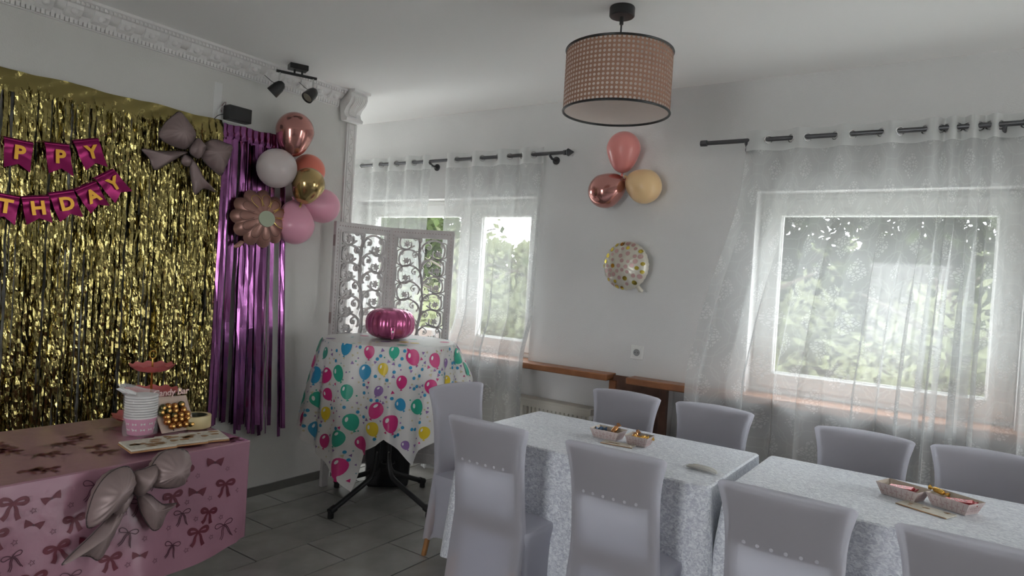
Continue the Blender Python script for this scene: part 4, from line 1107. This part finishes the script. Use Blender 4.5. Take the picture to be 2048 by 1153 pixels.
# ------------------------------------------------------------------ carved folding screen
scn = thing('folding_screen', 'white carved wooden folding screen with scrolling vine lattice', 'folding screen', (-3.51, 3.45, 0))
SH = 1.785
PL, PH_, PR = Vector((-3.545, 2.985)), Vector((-3.503, 3.462)), Vector((-3.110, 3.705))
def panel(p, q, seed, gap0, gap1):
    o = Vector((-3.51, 3.45)); d = (q-p).normalized(); W = (q-p).length; nn = Vector((d.y, -d.x))       # nn: towards the room
    def fn(a, b, c): v = p+d*a+nn*c-o; return Vector((v.x, v.y, b))
    a0, a1 = gap0, W-gap1; st = .046; rl = .062; zb = .10; T = .014
    fr_ = MB()
    for x0, x1, y0, y1 in ((a0, a0+st, 0, SH), (a1-st, a1, 0, SH), (a0+st, a1-st, SH-rl, SH), (a0+st, a1-st, zb, zb+.07), (a0+st, a1-st, .46, .51)):
        fr_.prism([(x0, y0), (x1, y0), (x1, y1), (x0, y1)], fn, -T, T)
    i0, i1 = a0+st, a1-st
    for x0, x1, y0, y1 in ((i0-.010, i0, .51, SH-rl), (i1, i1+.010, .51, SH-rl), (i0-.01, i1+.01, SH-rl, SH-rl+.008)):
        fr_.prism([(x0, y0), (x1, y0), (x1, y1), (x0, y1)], fn, T, T+.005)
    F_ = fr_.obj('panel_frame', 'screen_paint', scn, False)
    nk = MB()
    def notch(x, z, vert):
        a_ = [(x-.006, z-.004), (x, z+.005), (x+.006, z-.004)] if not vert else [(x-.003, z-.008), (x+.003, z-.002), (x-.003, z+.006)]
        nk.prism(a_, fn, T, T+.0012)
    z = .15
    while z < SH-.03: notch(a0+.02, z, True); notch(a1-.02, z, True); z += .024
    x = a0+.03
    while x < a1-.02: notch(x, SH-.026, False); x += .021
    tag(nk.obj('carved_notches', 'hinge_metal', F_, False), 'row of small carved notches', kind='stuff')
    # vine lattice
    rr = random.Random(seed); lat = MB(); cx = (i0+i1)/2; hw = (i1-i0)/2; D0, D1 = -.007, .009
    zlo, zhi = .515, SH-rl-.004
    stem = catmull([(cx+.022*math.sin(k*1.1+seed), lerp(zlo, zhi, k/9)) for k in range(10)], 5); lat.ribbon(stem, [lerp(.016, .009, k/45) for k in range(len(stem))], fn, D0, D1)
    def spiral(px, pz, cx_, cz_, r0, dirn, turns=1.25, w=.0135):
        a_ = math.atan2(pz-cz_, px-cx_); pts = [(px, pz)]
        # arc from the stem into the coil
        n = 26
        for k in range(1, n+1):
            t = k/n; r = r0*(1-.50*t); ang = a_+dirn*turns*2*PI*t
            d0 = math.hypot(px-cx_, pz-cz_); r = lerp(d0, r, min(1, t*2.2)); pts.append((cx_+r*math.cos(ang), cz_+r*math.sin(ang)))
        pts = [(min(max(x, i0+.003), i1-.003), min(max(z, zlo), zhi)) for x, z in pts]
        lat.ribbon(pts, [w*(1-.35*k/n) for k in range(len(pts))], fn, D0, D1)
        leaf(cx_+r0*.05, cz_, r0*.44, rr.uniform(0, 6))
    def leaf(lx, lz, s, ang):
        P = [(1, 0), (.55, .18), (.75, .62), (.25, .42), (-.05, .95), (-.32, .4), (-.8, .5), (-.62, 0), (-.8, -.5), (-.32, -.4), (-.05, -.95), (.25, -.42), (.75, -.62), (.55, -.18)]
        c_, s_ = math.cos(ang), math.sin(ang)
        poly = [(min(max(lx+s*(a*c_-b*s_), i0), i1), min(max(lz+s*(a*s_+b*c_), zlo), zhi)) for a, b in P]
        n = len(poly); top = [fn(*q_, D1-.002) for q_ in poly]+[fn(lx, lz, D1+.003)]; bot = [fn(*q_, D0) for q_ in poly]+[fn(lx, lz, D0)]
        lat.add(top+bot, [(i, (i+1) % n, n) for i in range(n)]+[(n+1+(i+1) % n, n+1+i, 2*n+1) for i in range(n)]+[(i, n+1+i, n+1+(i+1) % n, (i+1) % n) for i in range(n)])
    step = .122; z = zlo+.02; k = 0
    while z < zhi-.03:
        for sgn in (-1, 1):
            zz = z+(step*.5 if sgn > 0 else 0); 
            if zz > zhi-.05: continue
            sx = cx+.022*math.sin((zz-zlo)/(zhi-zlo)*9*1.1+seed)
            r = hw*.36
            spiral(sx, zz, cx+sgn*hw*.62, zz+.044, r, -sgn, 1.15)
            spiral(cx+sgn*hw*.30, zz+.035, cx+sgn*hw*.84, zz+.100, r*.50, sgn, 1.1, .0095)
            spiral(cx+sgn*hw*.10, zz+.05, cx+sgn*hw*.25, zz+.088, r*.45, -sgn, 1.0, .0085)
        z += step; k += 1
    lat.obj('vine_lattice', 'screen_paint', scn, False)
    lo = MB().prism([(i0, zb+.07), (i1, zb+.07), (i1, .46), (i0, .46)], fn, -.004, .004); lo.obj('lower_board', 'screen_paint', scn, False)
    return fn, a0
fnA, aA = panel(PL, PH_, 3, 0, .004)
fnB, aB = panel(PH_, PR, 8, .004, 0)
for z in (.35, 1.1, 1.62):
    MB().prism([(-.0012, z), (0, z), (0, z+.075), (-.0012, z+.075)], fnA, -.013, .013).obj('hinge', 'hinge_metal', scn, False)
# ------------------------------------------------------------------ pink gift table
side_table('party_table', 'folding table hidden under the pink bow-print cloth', -3.11, -2.415, .25, 1.635, .744, ins=.22)
PXF = -2.40
def pout(t, v, x, y): return .004+.035*v*(.55+.3*math.sin(y*11+.6)+.15*math.sin(y*27))+(.03*v*math.sin(x*14) if y > 1.6 else 0)
pd_ = Drape(rrect(-3.125, PXF, .23, 1.652, .022), .75, lambda t, x, y: .43-.03*sstep(1.5, 1.66, y)+.008*math.sin(y*15), pout)
pc = pd_.mesh(12).obj('bow_tablecloth', 'pink_plastic', None, True); tag(pc, 'glossy pink plastic cloth printed with ribbon bows on the gift table', 'tablecloth')
def onfront(y, z, off): 
    v = (.75-z)/.43; return Vector((PXF+pout(0, v, PXF, y)+.0022+off, y, z))
def ontop(x, y, off): return Vector((x, y, .7515+off))
mb = MB(); rr = random.Random(4)
def bowprint(fn, s, typ, ro):
    c_, s_ = math.cos(ro), math.sin(ro)
    def T(a, b, d=0): return fn(s*(a*c_-b*s_), s*(a*s_+b*c_), d)
    lo = [[(0, 0), (.35, .32), (.8, .42), (1, .2), (.8, -.05), (.4, -.02), (0, 0)], [(0, 0), (-.35, .32), (-.8, .42), (-1, .2), (-.8, -.05), (-.4, -.02), (0, 0)]]
    ta = [[(0, 0), (.28, -.4), (.42, -.9), (.62, -1.35)], [(0, 0), (-.26, -.4), (-.36, -.95), (-.62, -1.3)]]
    if typ == 0:
        for l in lo: mb.ribbon(catmull(l, 3), .0032/s, T, 0, mi=1)
        for t in ta:
            mb.ribbon(catmull(t, 3), .0030/s, T, 0, mi=1); mb.ribbon(catmull([(x+.16, y-.05*k) for k, (x, y) in enumerate(t)], 3), .0030/s, T, 0, mi=1)
    elif typ == 1:
        for sg in (1, -1):
            mb.add([T(0, .08), T(sg*.45, .35), T(sg*.95, .5), T(sg*.9, .05), T(sg*.75, -.40), T(sg*.35, -.15), T(0, -.08)], [(0, 1, 2, 3, 4, 5, 6)], 0)
        mb.add([T(.13*math.cos(k), .13*math.sin(k), .0004) for k in range(6)], [tuple(range(6))], 1)
    else:
        for l in lo: mb.ribbon(catmull(l, 3), [.006/s+.007/s*math.sin(PI*k/18) for k in range(19)], T, 0, mi=0)
        for t in ta: mb.ribbon(catmull(t, 4), [.006/s+.010/s*k/12 for k in range(13)], T, 0, mi=0)
def star(fn, s):
    P = [(s*(1 if k % 2 else .45)*math.cos(PI*k/5), s*(1 if k % 2 else .45)*math.sin(PI*k/5)) for k in range(11)]; mb.ribbon(P, .0018, fn, 0, mi=1)
row = 0; z = .69
while z > .36:
    y = .62+(.055 if row % 2 else 0)
    while y < 1.58:
        typ = (row*2+int(y*100)) % 3; s = .034*rr.uniform(.85, 1.15); yy, zz = y+rr.uniform(-.012, .012), z+rr.uniform(-.012, .012)
        bowprint(lambda a, b, d, yy=yy, zz=zz: onfront(yy+a, zz+b, d), s, typ, rr.uniform(-.35, .35))
        if yy < 1.56: star(lambda a, b, d, yy=yy, zz=zz: onfront(yy+.055+a, zz-.035+b, d), .010)
        y += .108
    z -= .088; row += 1
for _ in range(60):
    x, y = rr.uniform(-3.09, -2.45), rr.uniform(.5, 1.62); bowprint(lambda a, b, d, x=x, y=y: ontop(x-b, y+a, d), .034, rr.choice((0, 2, 2)), rr.uniform(-.4, .4))
tag(mb.obj('printed_bows', ['print_rose', 'print_line'], pc, False), 'printed ribbon bows and little stars', kind='stuff')

# three tier stand
ts = thing('cake_stand', 'three-tier pink scalloped cake stand with gold pole', 'cake stand', (-2.945, 1.515, .752))
def tier(z, r, nl):
    def f(u, v):
        t = 2*PI*u; k = 1+.035*math.cos(t*nl)*v; rr_ = r*v*k
        return (rr_*math.cos(t), rr_*math.sin(t), z+.026*max(0, v-.55)**1.3/.35+.004*math.cos(t*nl)*v*v)
    m_ = MB().grid(nl*6, 10, lambda u, v: f(u, max(.001, v)), True); m_.grid(nl*6, 3, lambda u, v: (lambda p: (p[0]*.985, p[1]*.985, p[2]-.004))(f(u, .97-.5*v)), True)
    m_.obj('tier', 'stand_pink', ts)
tier(.008, .145, 14); tier(.115, .112, 12); tier(.226, .090, 11)
MB().lathe([(.012, .008), (.006, .014), (.004, .02), (.004, .105), (.011, .112), (.012, .122), (.005, .128), (.004, .215), (.010, .224), (.010, .232), (.004, .238), (.004, .28)], 12).obj('pole', 'gold_line', ts)
MB().tube([(0, .015*math.sin(2*PI*k/16), .295+.018*math.cos(2*PI*k/16)) for k in range(17)], .003, 6).obj('ring_handle', 'gold_line', ts)
MB().lathe([(0, 0), (.045, 0), (.05, .003), (.045, .007), (0, .008)], 16).obj('foot', 'stand_pink', ts)

# stack of paper cups in a clear bag
cs = thing('paper_cup_stack', 'stack of pink paper cups wrapped in a clear bag', 'cups', (-2.775, 1.392, .752))
MB().lathe([(0, .003), (.046, .003), (.046, 0), (.047, 0), (.057, .062), (.060, .062), (.060, .067), (.055, .066), (.045, .01)], 28).obj('cup', 'cup_pink', cs)
mb = MB()
for k in range(9): mb.lathe([(.056, .066+k*.0105), (.0605, .067+k*.0105), (.0615, .070+k*.0105), (.0600, .073+k*.0105), (.056, .074+k*.0105)], 28)
tag(mb.obj('cup_rims', 'paper_white', cs), 'white rolled rims of the nested cups', kind='stuff')
mb = MB()
for k in range(11):
    t = 2*PI*k/11-.3
    for zz in (.022, .046):
        r_ = .0478+.010*zz/.062; e = Vector((-math.sin(t), math.cos(t), 0)); c = Vector((r_*math.cos(t), r_*math.sin(t), zz))
        for sg in (1, -1): mb.add([c, c+e*sg*.008+Vector((0, 0, .005)), c+e*sg*.008-Vector((0, 0, .005))], [(0, 1, 2)])
tag(mb.obj('printed_bows', 'paper_white', cs), 'tiny white bows printed on the cup', kind='stuff')
def bag(u, v):
    t = 2*PI*u
    if v < .62: r = .064+.002*math.sin(t*7+v*30); z = v/.62*.165; c = (0, 0)
    else:
        q = (v-.62)/.38; r = lerp(.064, .012, q**.8)*(1+.16*math.sin(t*6+q*4)); z = .165+q*.045; c = (.0, -.085*q)
    return (r*math.cos(t)+c[0], r*math.sin(t)+c[1], z+.004*math.sin(t*5+v*20))
MB().grid(40, 26, bag, True).obj('clear_bag', 'clear_film', cs)
MB().puff([(-.03, -.01), (.03, -.01), (.045, .02), (.02, .04), (-.02, .04), (-.045, .02)], (0, .01), .012, lambda a, b, d: Vector((d, -.055+a*.9-.4*b, .17+b*.5-.25*a)), 4, wr=.5, wn=7).obj('bag_neck', 'paper_white', cs)

# chocolate display board
cbd = thing('chocolate_board', 'pale wooden display board full of wrapped chocolate balls', 'display board', (-2.71, 1.515, .752))
W_ = .083
def brd(a, b, c): return Vector((-.45*b+c, a, b))
MB().prism([(-.065, 0), (.066, 0), (.075, .012), (.062, .135), (-.075, .140), (-.082, .10)], brd, -.008, 0).obj('board', 'board_wood', cbd, False)
for a in (-.02, .045): MB().prism([(a, .004), (a+.004, .004), (a-.004+.01, .026), (a-.004+.006, .026)], brd, .0005, .0012).obj('slot', 'dark_slot', cbd, False)
MB().prism([(.05, 0), (.056, 0), (.05, .11), (.046, .11)], lambda a, b, c: Vector((-.008-.6*.11+.60*(.11-b)*-.35+c*.1, a-.03, b)), -.01, .01).obj('rear_prop', 'board_wood', cbd, False)
def text_mesh(body, size, mat, ex=.0015, off=.0006):
    c = bpy.data.curves.new('sign_text', 'FONT'); c.body = body; c.size = size; c.align_x = 'CENTER'; c.align_y = 'BOTTOM'; c.extrude = ex; c.offset = off; c.resolution_u = 3; c.shear = .25
    o = bpy.data.objects.new('tmp', c); COL.objects.link(o); bpy.context.view_layer.update()
    me = bpy.data.meshes.new_from_object(o); bpy.data.objects.remove(o); me.materials.clear(); me.materials.append(MATS[mat]); return me
sg_ = link('sign_lettering', text_mesh('Candy Bar', .036, 'sign_pink'), cbd)
sg_.matrix_local = Matrix.Translation((-.058, -.005, .136)) @ Matrix(((0, -.35, 1), (1, 0, 0), (0, 1, .35))).to_4x4()
ball = MB().lathe([(0, .0)]+[(.0155*math.sin(PI*k/8), .0155-.0155*math.cos(PI*k/8)) for k in range(1, 8)]+[(0, .031)], 14, ax=(1, -.1, .2))
bm_o, bm_g = ball.mesh('wrapped_ball', 'choco_orange'), ball.mesh('wrapped_ball', 'choco_green')
cen = MB().lathe([(0, .0015), (.004, .001), (.0065, .0022), (.008, 0)], 10, ax=(1, -.1, .2)).mesh('seal', 'choco_centre')
CH = [(1.443, 0.854, 1), (1.464, 0.857, 0), (1.491, 0.855, 0), (1.521, 0.859, 1), (1.433, 0.838, 1), (1.463, 0.841, 1), (1.49, 0.839, 0), (1.525, 0.838, 0), (1.538, 0.82, 0), (1.452, 0.819, 0), (1.482, 0.819, 1), (1.51, 0.82, 0), (1.451, 0.8, 0), (1.48, 0.803, 0), (1.507, 0.804, 0), (1.535, 0.804, 0), (1.468, 0.781, 0), (1.495, 0.782, 0), (1.523, 0.782, 0), (1.549, 0.778, 1)]
ROWS = [('top row', 4), ('second row', 5), ('middle row', 3), ('fourth row', 4), ('bottom row', 4)]; PLC = []
for rn, cn in ROWS:
    for k in range(cn): PLC.append((('first', 'second', 'third', 'fourth', 'fifth')[k]+' from the left in the '+rn))
for ci, (yy, zz, g) in enumerate(CH):
    b = (zz-.752); ax_ = Vector((1, -.1, .2)).normalized(); p = Vector((-2.71-.45*b+.000, yy+.022, zz-.006))
    o = thing('chocolate_ball', ('dark green' if g else 'orange gold')+' chocolate ball, '+PLC[ci]+' on the board', 'chocolate', p, 0, 'dark wrapped chocolates' if g else 'orange wrapped chocolates')
    link('wrapped_ball', bm_g if g else bm_o, o); link('seal', cen, o, tuple(ax_*.031))
# tape roll
tp = thing('tape_roll', 'roll of beige packing tape beside the chocolate board', 'tape', (-2.745, 1.607, .752))
MB().lathe([(.050, 0), (.064, 0), (.065, .002), (.065, .050), (.064, .052), (.050, .052), (.049, .050), (.049, .002), (.050, 0)], 36).obj('tape', 'tape_beige', tp)
MB().lathe([(.0465, .001), (.049, .001), (.049, .051), (.0465, .051), (.0465, .001)], 36).obj('cardboard_core', 'tape_core', tp)
# napkin packs
for k, (x, y, rz, lb) in enumerate(((-2.515, 1.292, -.16, 'nearest the bow balloon, at the left of the three'), (-2.525, 1.425, -.22, 'in the middle of the three'), (-2.535, 1.525, -.28, 'at the right end of the three'))):
    o = thing('napkin_pack', 'white and brown patterned napkin pack, '+lb, 'napkins', (x, y, .7525+.0*k+.012*(2-k)*.5), rz, 'napkin packs on the pink table')
    MB().bbox(-.075, .075, -.08, .08, 0, .006, .002).obj('kraft_base', 'kraft', o, False)
    MB().bbox(-.074, .074, -.079, .079, .006, .013, .003).obj('napkins', 'napkin_paper', o, False)
    m_ = MB(); r3 = random.Random(k+30)
    for _ in range(9):
        cx_, cy_ = r3.uniform(-.05, .05), r3.uniform(-.055, .055); n = 9; m_.add([(cx_+r3.uniform(.5, 1)*.017*math.cos(2*PI*i/n), cy_+r3.uniform(.5, 1)*.026*math.sin(2*PI*i/n), .0134) for i in range(n)], [tuple(range(n))])
    tag(m_.obj('printed_pattern', 'napkin_print', o, False), 'brown printed leaves', kind='stuff')

# ------------------------------------------------------------------ candy trays and small things on the white tables
def tray(x, y, rz, a, b, label, group):
    o = thing('candy_tray', label, 'tray', (x, y, .7515), rz, group); h = .044; f = .76
    def w_(s0, s1): return lambda u, v: None
    m_ = MB(); bot = [(-a*f, -b*f), (a*f, -b*f), (a*f, b*f), (-a*f, b*f)]; top = [(-a, -b), (a, -b), (a, b), (-a, b)]
    V = [(*p, 0) for p in bot]+[(*p, h) for p in top]; m_.add(V, [(3, 2, 1, 0)]+[(i, (i+1) % 4, 4+(i+1) % 4, 4+i) for i in range(4)])
    m_.obj('tray_body', 'tray_paper', o, False)
    g = .0012; V = [(p[0]*(1-g/a), p[1]*(1-g/b), .001) for p in bot]+[(p[0]*(1-g/a), p[1]*(1-g/b), h) for p in top]
    MB().add(V, [(0, 1, 2, 3)]+[(4+i, 4+(i+1) % 4, (i+1) % 4, i) for i in range(4)]).obj('tray_lining', 'tray_inside', o, False)
    m2 = MB()
    for i in range(4):
        p0, p1 = Vector((*bot[i], 0)), Vector((*bot[(i+1) % 4], 0)); q0, q1 = Vector((*top[i], h)), Vector((*top[(i+1) % 4], h)); nn = (p1-p0).cross(q0-p0).normalized()*.0006
        for k in range(7):
            u = (k+.6)/7.4; lo_, hi_ = p0.lerp(p1, u).lerp(q0.lerp(q1, u), .12), p0.lerp(p1, u).lerp(q0.lerp(q1, u), .86)
            d = (p1-p0).normalized()*.0012; m2.add([lo_-d+nn, lo_+d+nn, hi_+d+nn, hi_-d+nn], [(0, 1, 2, 3)])
            c_ = lo_.lerp(hi_, .62 if k % 2 else .3); e = (p1-p0).normalized(); f_ = (hi_-lo_).normalized()
            for sg in (1, -1): m2.add([c_+nn*1.5, c_+e*sg*.007+f_*.004+nn*1.5, c_+e*sg*.007-f_*.003+nn*1.5], [(0, 1, 2)])
    tag(m2.obj('printed_stripes', 'tray_print', o, False), 'thin dark stripes and tiny bows', kind='stuff')
    return o
GT = 'paper candy trays'
t1 = tray(-1.395, 2.872, .0, .074, .052, 'striped paper candy tray holding a blue sweet and a copper sweet', GT)
t2 = tray(-1.235, 2.868, .05, .055, .047, 'small striped paper candy tray heaped with gold sweets', GT)
t3 = tray(-.190, 2.905, -.38, .076, .050, 'striped paper candy tray with one red chocolate bar', GT)
t4 = tray(-.028, 2.885, -.50, .076, .050, 'striped paper candy tray with a red bar and a gold sweet', GT)
def wrapped(x, y, z, rz, l, r, mat, label, grp, tilt=0):
    o = thing('wrapped_sweet', label, 'sweet', (x, y, z), rz, grp); o.rotation_euler = (0, tilt, rz)
    MB().lathe([(0, -l/2), (r*.8, -l/2+.002), (r, -l/2+.008), (r, l/2-.008), (r*.8, l/2-.002), (0, l/2)], 10, ax=(1, 0, 0)).obj('wrapper', mat, o)
    for s_ in (-1, 1): MB().lathe([(.002, 0), (r*.45, .006), (r*.95, .016)], 9, (s_*(l/2-.001), 0, 0), ax=(s_, 0, 0), mod=lambda t, a, b: 1+.25*math.sin(t*4)).obj('twist', mat, o)
wrapped(-1.440, 2.885, .785, .6, .022, .012, 'candy_blue', 'dark blue wrapped sweet at the left of the striped tray', 'sweets in the left trays')
wrapped(-1.372, 2.890, .792, 1.2, .040, .013, 'candy_copper', 'copper wrapped sweet standing up at the right of the striped tray', 'sweets in the left trays', -.7)
wrapped(-1.262, 2.875, .787, 1.4, .034, .012, 'candy_copper', 'copper wrapped sweet at the left of the heaped small tray', 'sweets in the left trays', -.5)
r3 = random.Random(3)
for k, (x, y) in enumerate(((-1.24, 2.862), (-1.222, 2.880), (-1.205, 2.86), (-1.225, 2.852), (-1.20, 2.882))):
    wrapped(x, y, .778+.007*(k % 2), r3.uniform(0, 3), .026, .010, 'candy_gold', ('leftmost', 'rear middle', 'right front', 'front middle', 'rightmost rear')[k]+' small gold wrapped sweet in the heaped tray', 'gold sweets in the small tray', r3.uniform(-.3, .3))
def bar(x, y, rz, label):
    o = thing('chocolate_bar', label, 'chocolate bar', (x, y, .776), rz, 'red chocolate bars'); o.rotation_euler = (.25, -.12, rz)
    MB().bbox(-.045, .045, -.016, .016, 0, .014, .004).obj('wrapper', 'candy_red', o, False)
    for s_ in (-1, 1):
        m_ = MB()
        m_.grid(9, 2, lambda u, v: (s_*(.044+.013*v), lerp(-.017, .017, u), .007+(.002 if int(u*8+.5) % 2 else -.002)*v)); m_.obj('crimped_end', 'candy_red', o, False)
    MB().ribbon(catmull([(-.026, -.004), (-.018, .005), (-.012, -.004), (-.004, .005), (.002, -.004), (.010, .004), (.016, -.004), (.026, .002)], 3), .0022, lambda a, b, d: Vector((a, b, .0146)), 0).obj('pale_print', 'white_print', o, False)
bar(-.195, 2.905, -.35, 'red wrapped chocolate bar in the left tray on the right table')
bar(-.015, 2.876, -.12, 'red wrapped chocolate bar in the right tray on the right table')
wrapped(-.078, 2.918, .797, -.45, .040, .010, 'candy_gold', 'gold wrapped sweet poking over the rim beside the red bar', 'sweets in the right trays', .15)
def card(x, y, rz, a, b, label):
    o = thing('party_napkin', label, 'napkin', (x, y, .7515), rz, 'folded napkins under the trays')
    MB().bbox(-a, a, -b, b, 0, .004, .001).obj('paper', 'napkin_paper', o, False)
    MB().bbox(-a, a, -b-.0012, -b, .0, .003, .0003).obj('folded_edge', 'kraft', o, False)
    m_ = MB(); r4 = random.Random(int(x*100))
    for _ in range(7):
        cx_, cy_ = r4.uniform(-a*.75, a*.75), r4.uniform(-b*.7, b*.7); m_.add([(cx_+.013*math.cos(2*PI*i/7)*r4.uniform(.5, 1), cy_+.007*math.sin(2*PI*i/7)*r4.uniform(.5, 1), .0044) for i in range(7)], [tuple(range(7))])
    tag(m_.obj('printed_pattern', 'napkin_print', o, False), 'brown print', kind='stuff')
card(-1.305, 2.795, .1, .075, .03, 'folded napkin lying between the two striped trays on the left table')
card(-.110, 2.795, -.40, .085, .038, 'folded napkin lying below the two trays on the right table')
bd = thing('cutlery_bundle', 'crinkled grey bundle in clear wrap lying near the table edge', 'bundle', (-.870, 2.672, .7515), -.12)
for k in range(4): MB().tube(catmull([(-.065+.005*k, -.014+.009*k, .006+.004*(k % 2)), (-.02, -.016+.010*k, .010), (.03, -.012+.008*k, .009), (.066-.006*k, -.013+.009*k, .006)], 3), [.004+.003*math.sin(PI*j/9) for j in range(10)], 7).obj('folded_piece', 'bundle_film', bd)
MB().puff([(-.082, -.02), (-.03, -.03), (.04, -.03), (.085, -.012), (.08, .02), (.02, .032), (-.05, .028), (-.085, .01)], (0, 0), .020, lambda a, b, d: Vector((a, b, max(0.0005, d))), 5, False, wr=.4, wn=9).obj('clear_wrap', 'clear_film', bd)

# ------------------------------------------------------------------ outdoors
tag(MB().box(-60, 40, 8.2, 70, -.75, -.55).obj('lawn', 'grass', None, False), 'green lawn outside the windows', kind='structure')
tag(MB().box(-40, 40, YB+WTH+.02, 8.2, -.75, -.55).box(-40, 40, -30, YF-.25, -.75, -.55).box(-40, XA-.25, YF-.25, YB+WTH+.02, -.75, -.55).box(XR+.25, 40, YF-.25, YB+WTH+.02, -.75, -.55).obj('uplight_ground', 'uplight_paving', None, False), 'pale ground around the house, added to bounce daylight up to the ceiling', kind='structure')  # pale surface added as a reflector, throws daylight up through the openings
def tree(x, y, h, crown, mat, n, label, cz=None, grp='garden trees', ls=.15, seed=0):
    rt_ = random.Random(seed); o = thing('garden_tree', label, 'tree', (x, y, -.55), 0, grp)
    tr = MB().tube([(0, 0, 0), (.05, 0, h*.35), (-.04, .03, h*.7), (.02, 0, h)], [.16, .12, .08, .03], 8)
    for k in range(7):
        t = rt_.uniform(0, 6.28); zz = h*rt_.uniform(.35, .85); l = crown[0]*.8; tr.tube([(0, 0, zz), (l*.5*math.cos(t), l*.5*math.sin(t), zz+.3), (l*math.cos(t), l*math.sin(t), zz+.5)], [.05, .03, .012], 5)
    tr.obj('trunk', 'bark', o)
    m_ = MB(); cz = h*.72 if cz is None else cz
    blobs = [(rt_.gauss(0, .45)*crown[0], rt_.gauss(0, .45)*crown[0], cz+rt_.gauss(0, .45)*crown[1]) for _ in range(26)]
    V = []; F = []
    for k in range(n):
        b = rt_.choice(blobs); r = crown[0]*.30
        c = Vector((b[0]+rt_.gauss(0, r*.6), b[1]+rt_.gauss(0, r*.6), max(.1, b[2]+rt_.gauss(0, r*.55))))
        e1_ = Vector((rt_.gauss(0, 1), rt_.gauss(0, 1), rt_.gauss(0, 1))).normalized(); e2_ = e1_.orthogonal().normalized()*ls*.45*rt_.uniform(.6, 1.1); e1_ = e1_*ls*rt_.uniform(.6, 1.1)
        i = len(V); V += [c-e1_, c+e2_, c+e1_, c-e2_]; F.append((i, i+1, i+2, i+3))
    m_.add(V, F); tag(m_.obj('foliage', mat, o, False), 'leaves', kind='stuff')
for k, (x, y, zt_, wd) in enumerate(((-2.6, 15.5, 2.6, 2.6), (1.6, 15.8, 2.7, 2.6), (-9.6, 15.0, 2.3, 2.6), (-14.2, 15.5, 2.6, 2.8), (-6.2, 16.0, 2.4, 2.4))):
    rt_ = random.Random(60+k); o = thing('garden_hedge', 'pale clipped hedge across the garden, '+('left in the right window', 'right in the right window', 'behind the narrow sash', 'far left behind the folding screen', 'between the two window views')[k], 'hedge', (x, y, -.55), 0, 'hedges across the garden')
    V = []; F = []
    for _ in range(3200):
        c = Vector((rt_.uniform(-wd, wd), rt_.uniform(-.6, .6), rt_.uniform(.1, zt_+.55+rt_.gauss(0, .12)))); e1_ = Vector((rt_.gauss(0, 1), rt_.gauss(0, 1), rt_.gauss(0, 1))).normalized(); e2_ = e1_.orthogonal().normalized()*.09; e1_ = e1_*.16
        i = len(V); V += [c-e1_, c+e2_, c+e1_, c-e2_]; F.append((i, i+1, i+2, i+3))
    tag(MB().add(V, F).obj('foliage', 'leaf_pale', o, False), 'leaves', kind='stuff')
    MB().tube([(0, 0, 0), (0, 0, zt_*.8)], .06, 6).obj('stem', 'bark', o)
tree(-3.2, 10.5, 6.0, (2.1, 2.2), 'leaf_dark', 3800, 'dark tree seen at the left of the right window', 3.6, seed=1)
tree(-.4, 11.5, 6.5, (2.2, 2.4), 'leaf_dark', 3800, 'dark tree seen at the right of the right window', 4.0, seed=2)
tree(-1.6, 14.0, 4.0, (2.4, 1.6), 'leaf_mid', 3800, 'mid green bushy tree behind the dark trees of the right window', 2.0, seed=3)
tree(-2.4, 8.6, 2.4, (1.3, .8), 'leaf_pale', 2600, 'pale green shrub low in the left part of the right window', 1.1, seed=4, ls=.10)
tree(-.3, 8.9, 2.2, (1.3, .75), 'leaf_pale', 2600, 'pale green shrub low in the right part of the right window', 1.0, seed=5, ls=.10)
tree(-7.9, 9.8, 2.5, (1.6, .85), 'leaf_pale', 2000, 'pale yellow-green shrub low in the left window', 1.1, seed=6, ls=.11)
tree(-10.2, 11.0, 6.5, (2.1, 2.2), 'leaf_mid', 3800, 'green tree seen through the wide sash of the left window', 4.0, seed=7)
tree(-12.0, 12.5, 4.0, (2.2, 1.4), 'leaf_pale', 2200, 'pale green tree far left behind the folding screen', 2.0, seed=8)
tree(-8.4, 13.5, 3.2, (2.2, 1.2), 'leaf_pale', 2200, 'pale green bushy tree low behind the narrow sash', 1.5, seed=9)
tree(1.8, 10.5, 5.0, (2.0, 1.9), 'leaf_mid', 2000, 'green tree past the right edge of the right window', 3.0, seed=10)
tree(-5.6, 12.0, 5.5, (2.0, 2.0), 'leaf_mid', 2200, 'green tree between the views of the two windows', 3.2, seed=11)
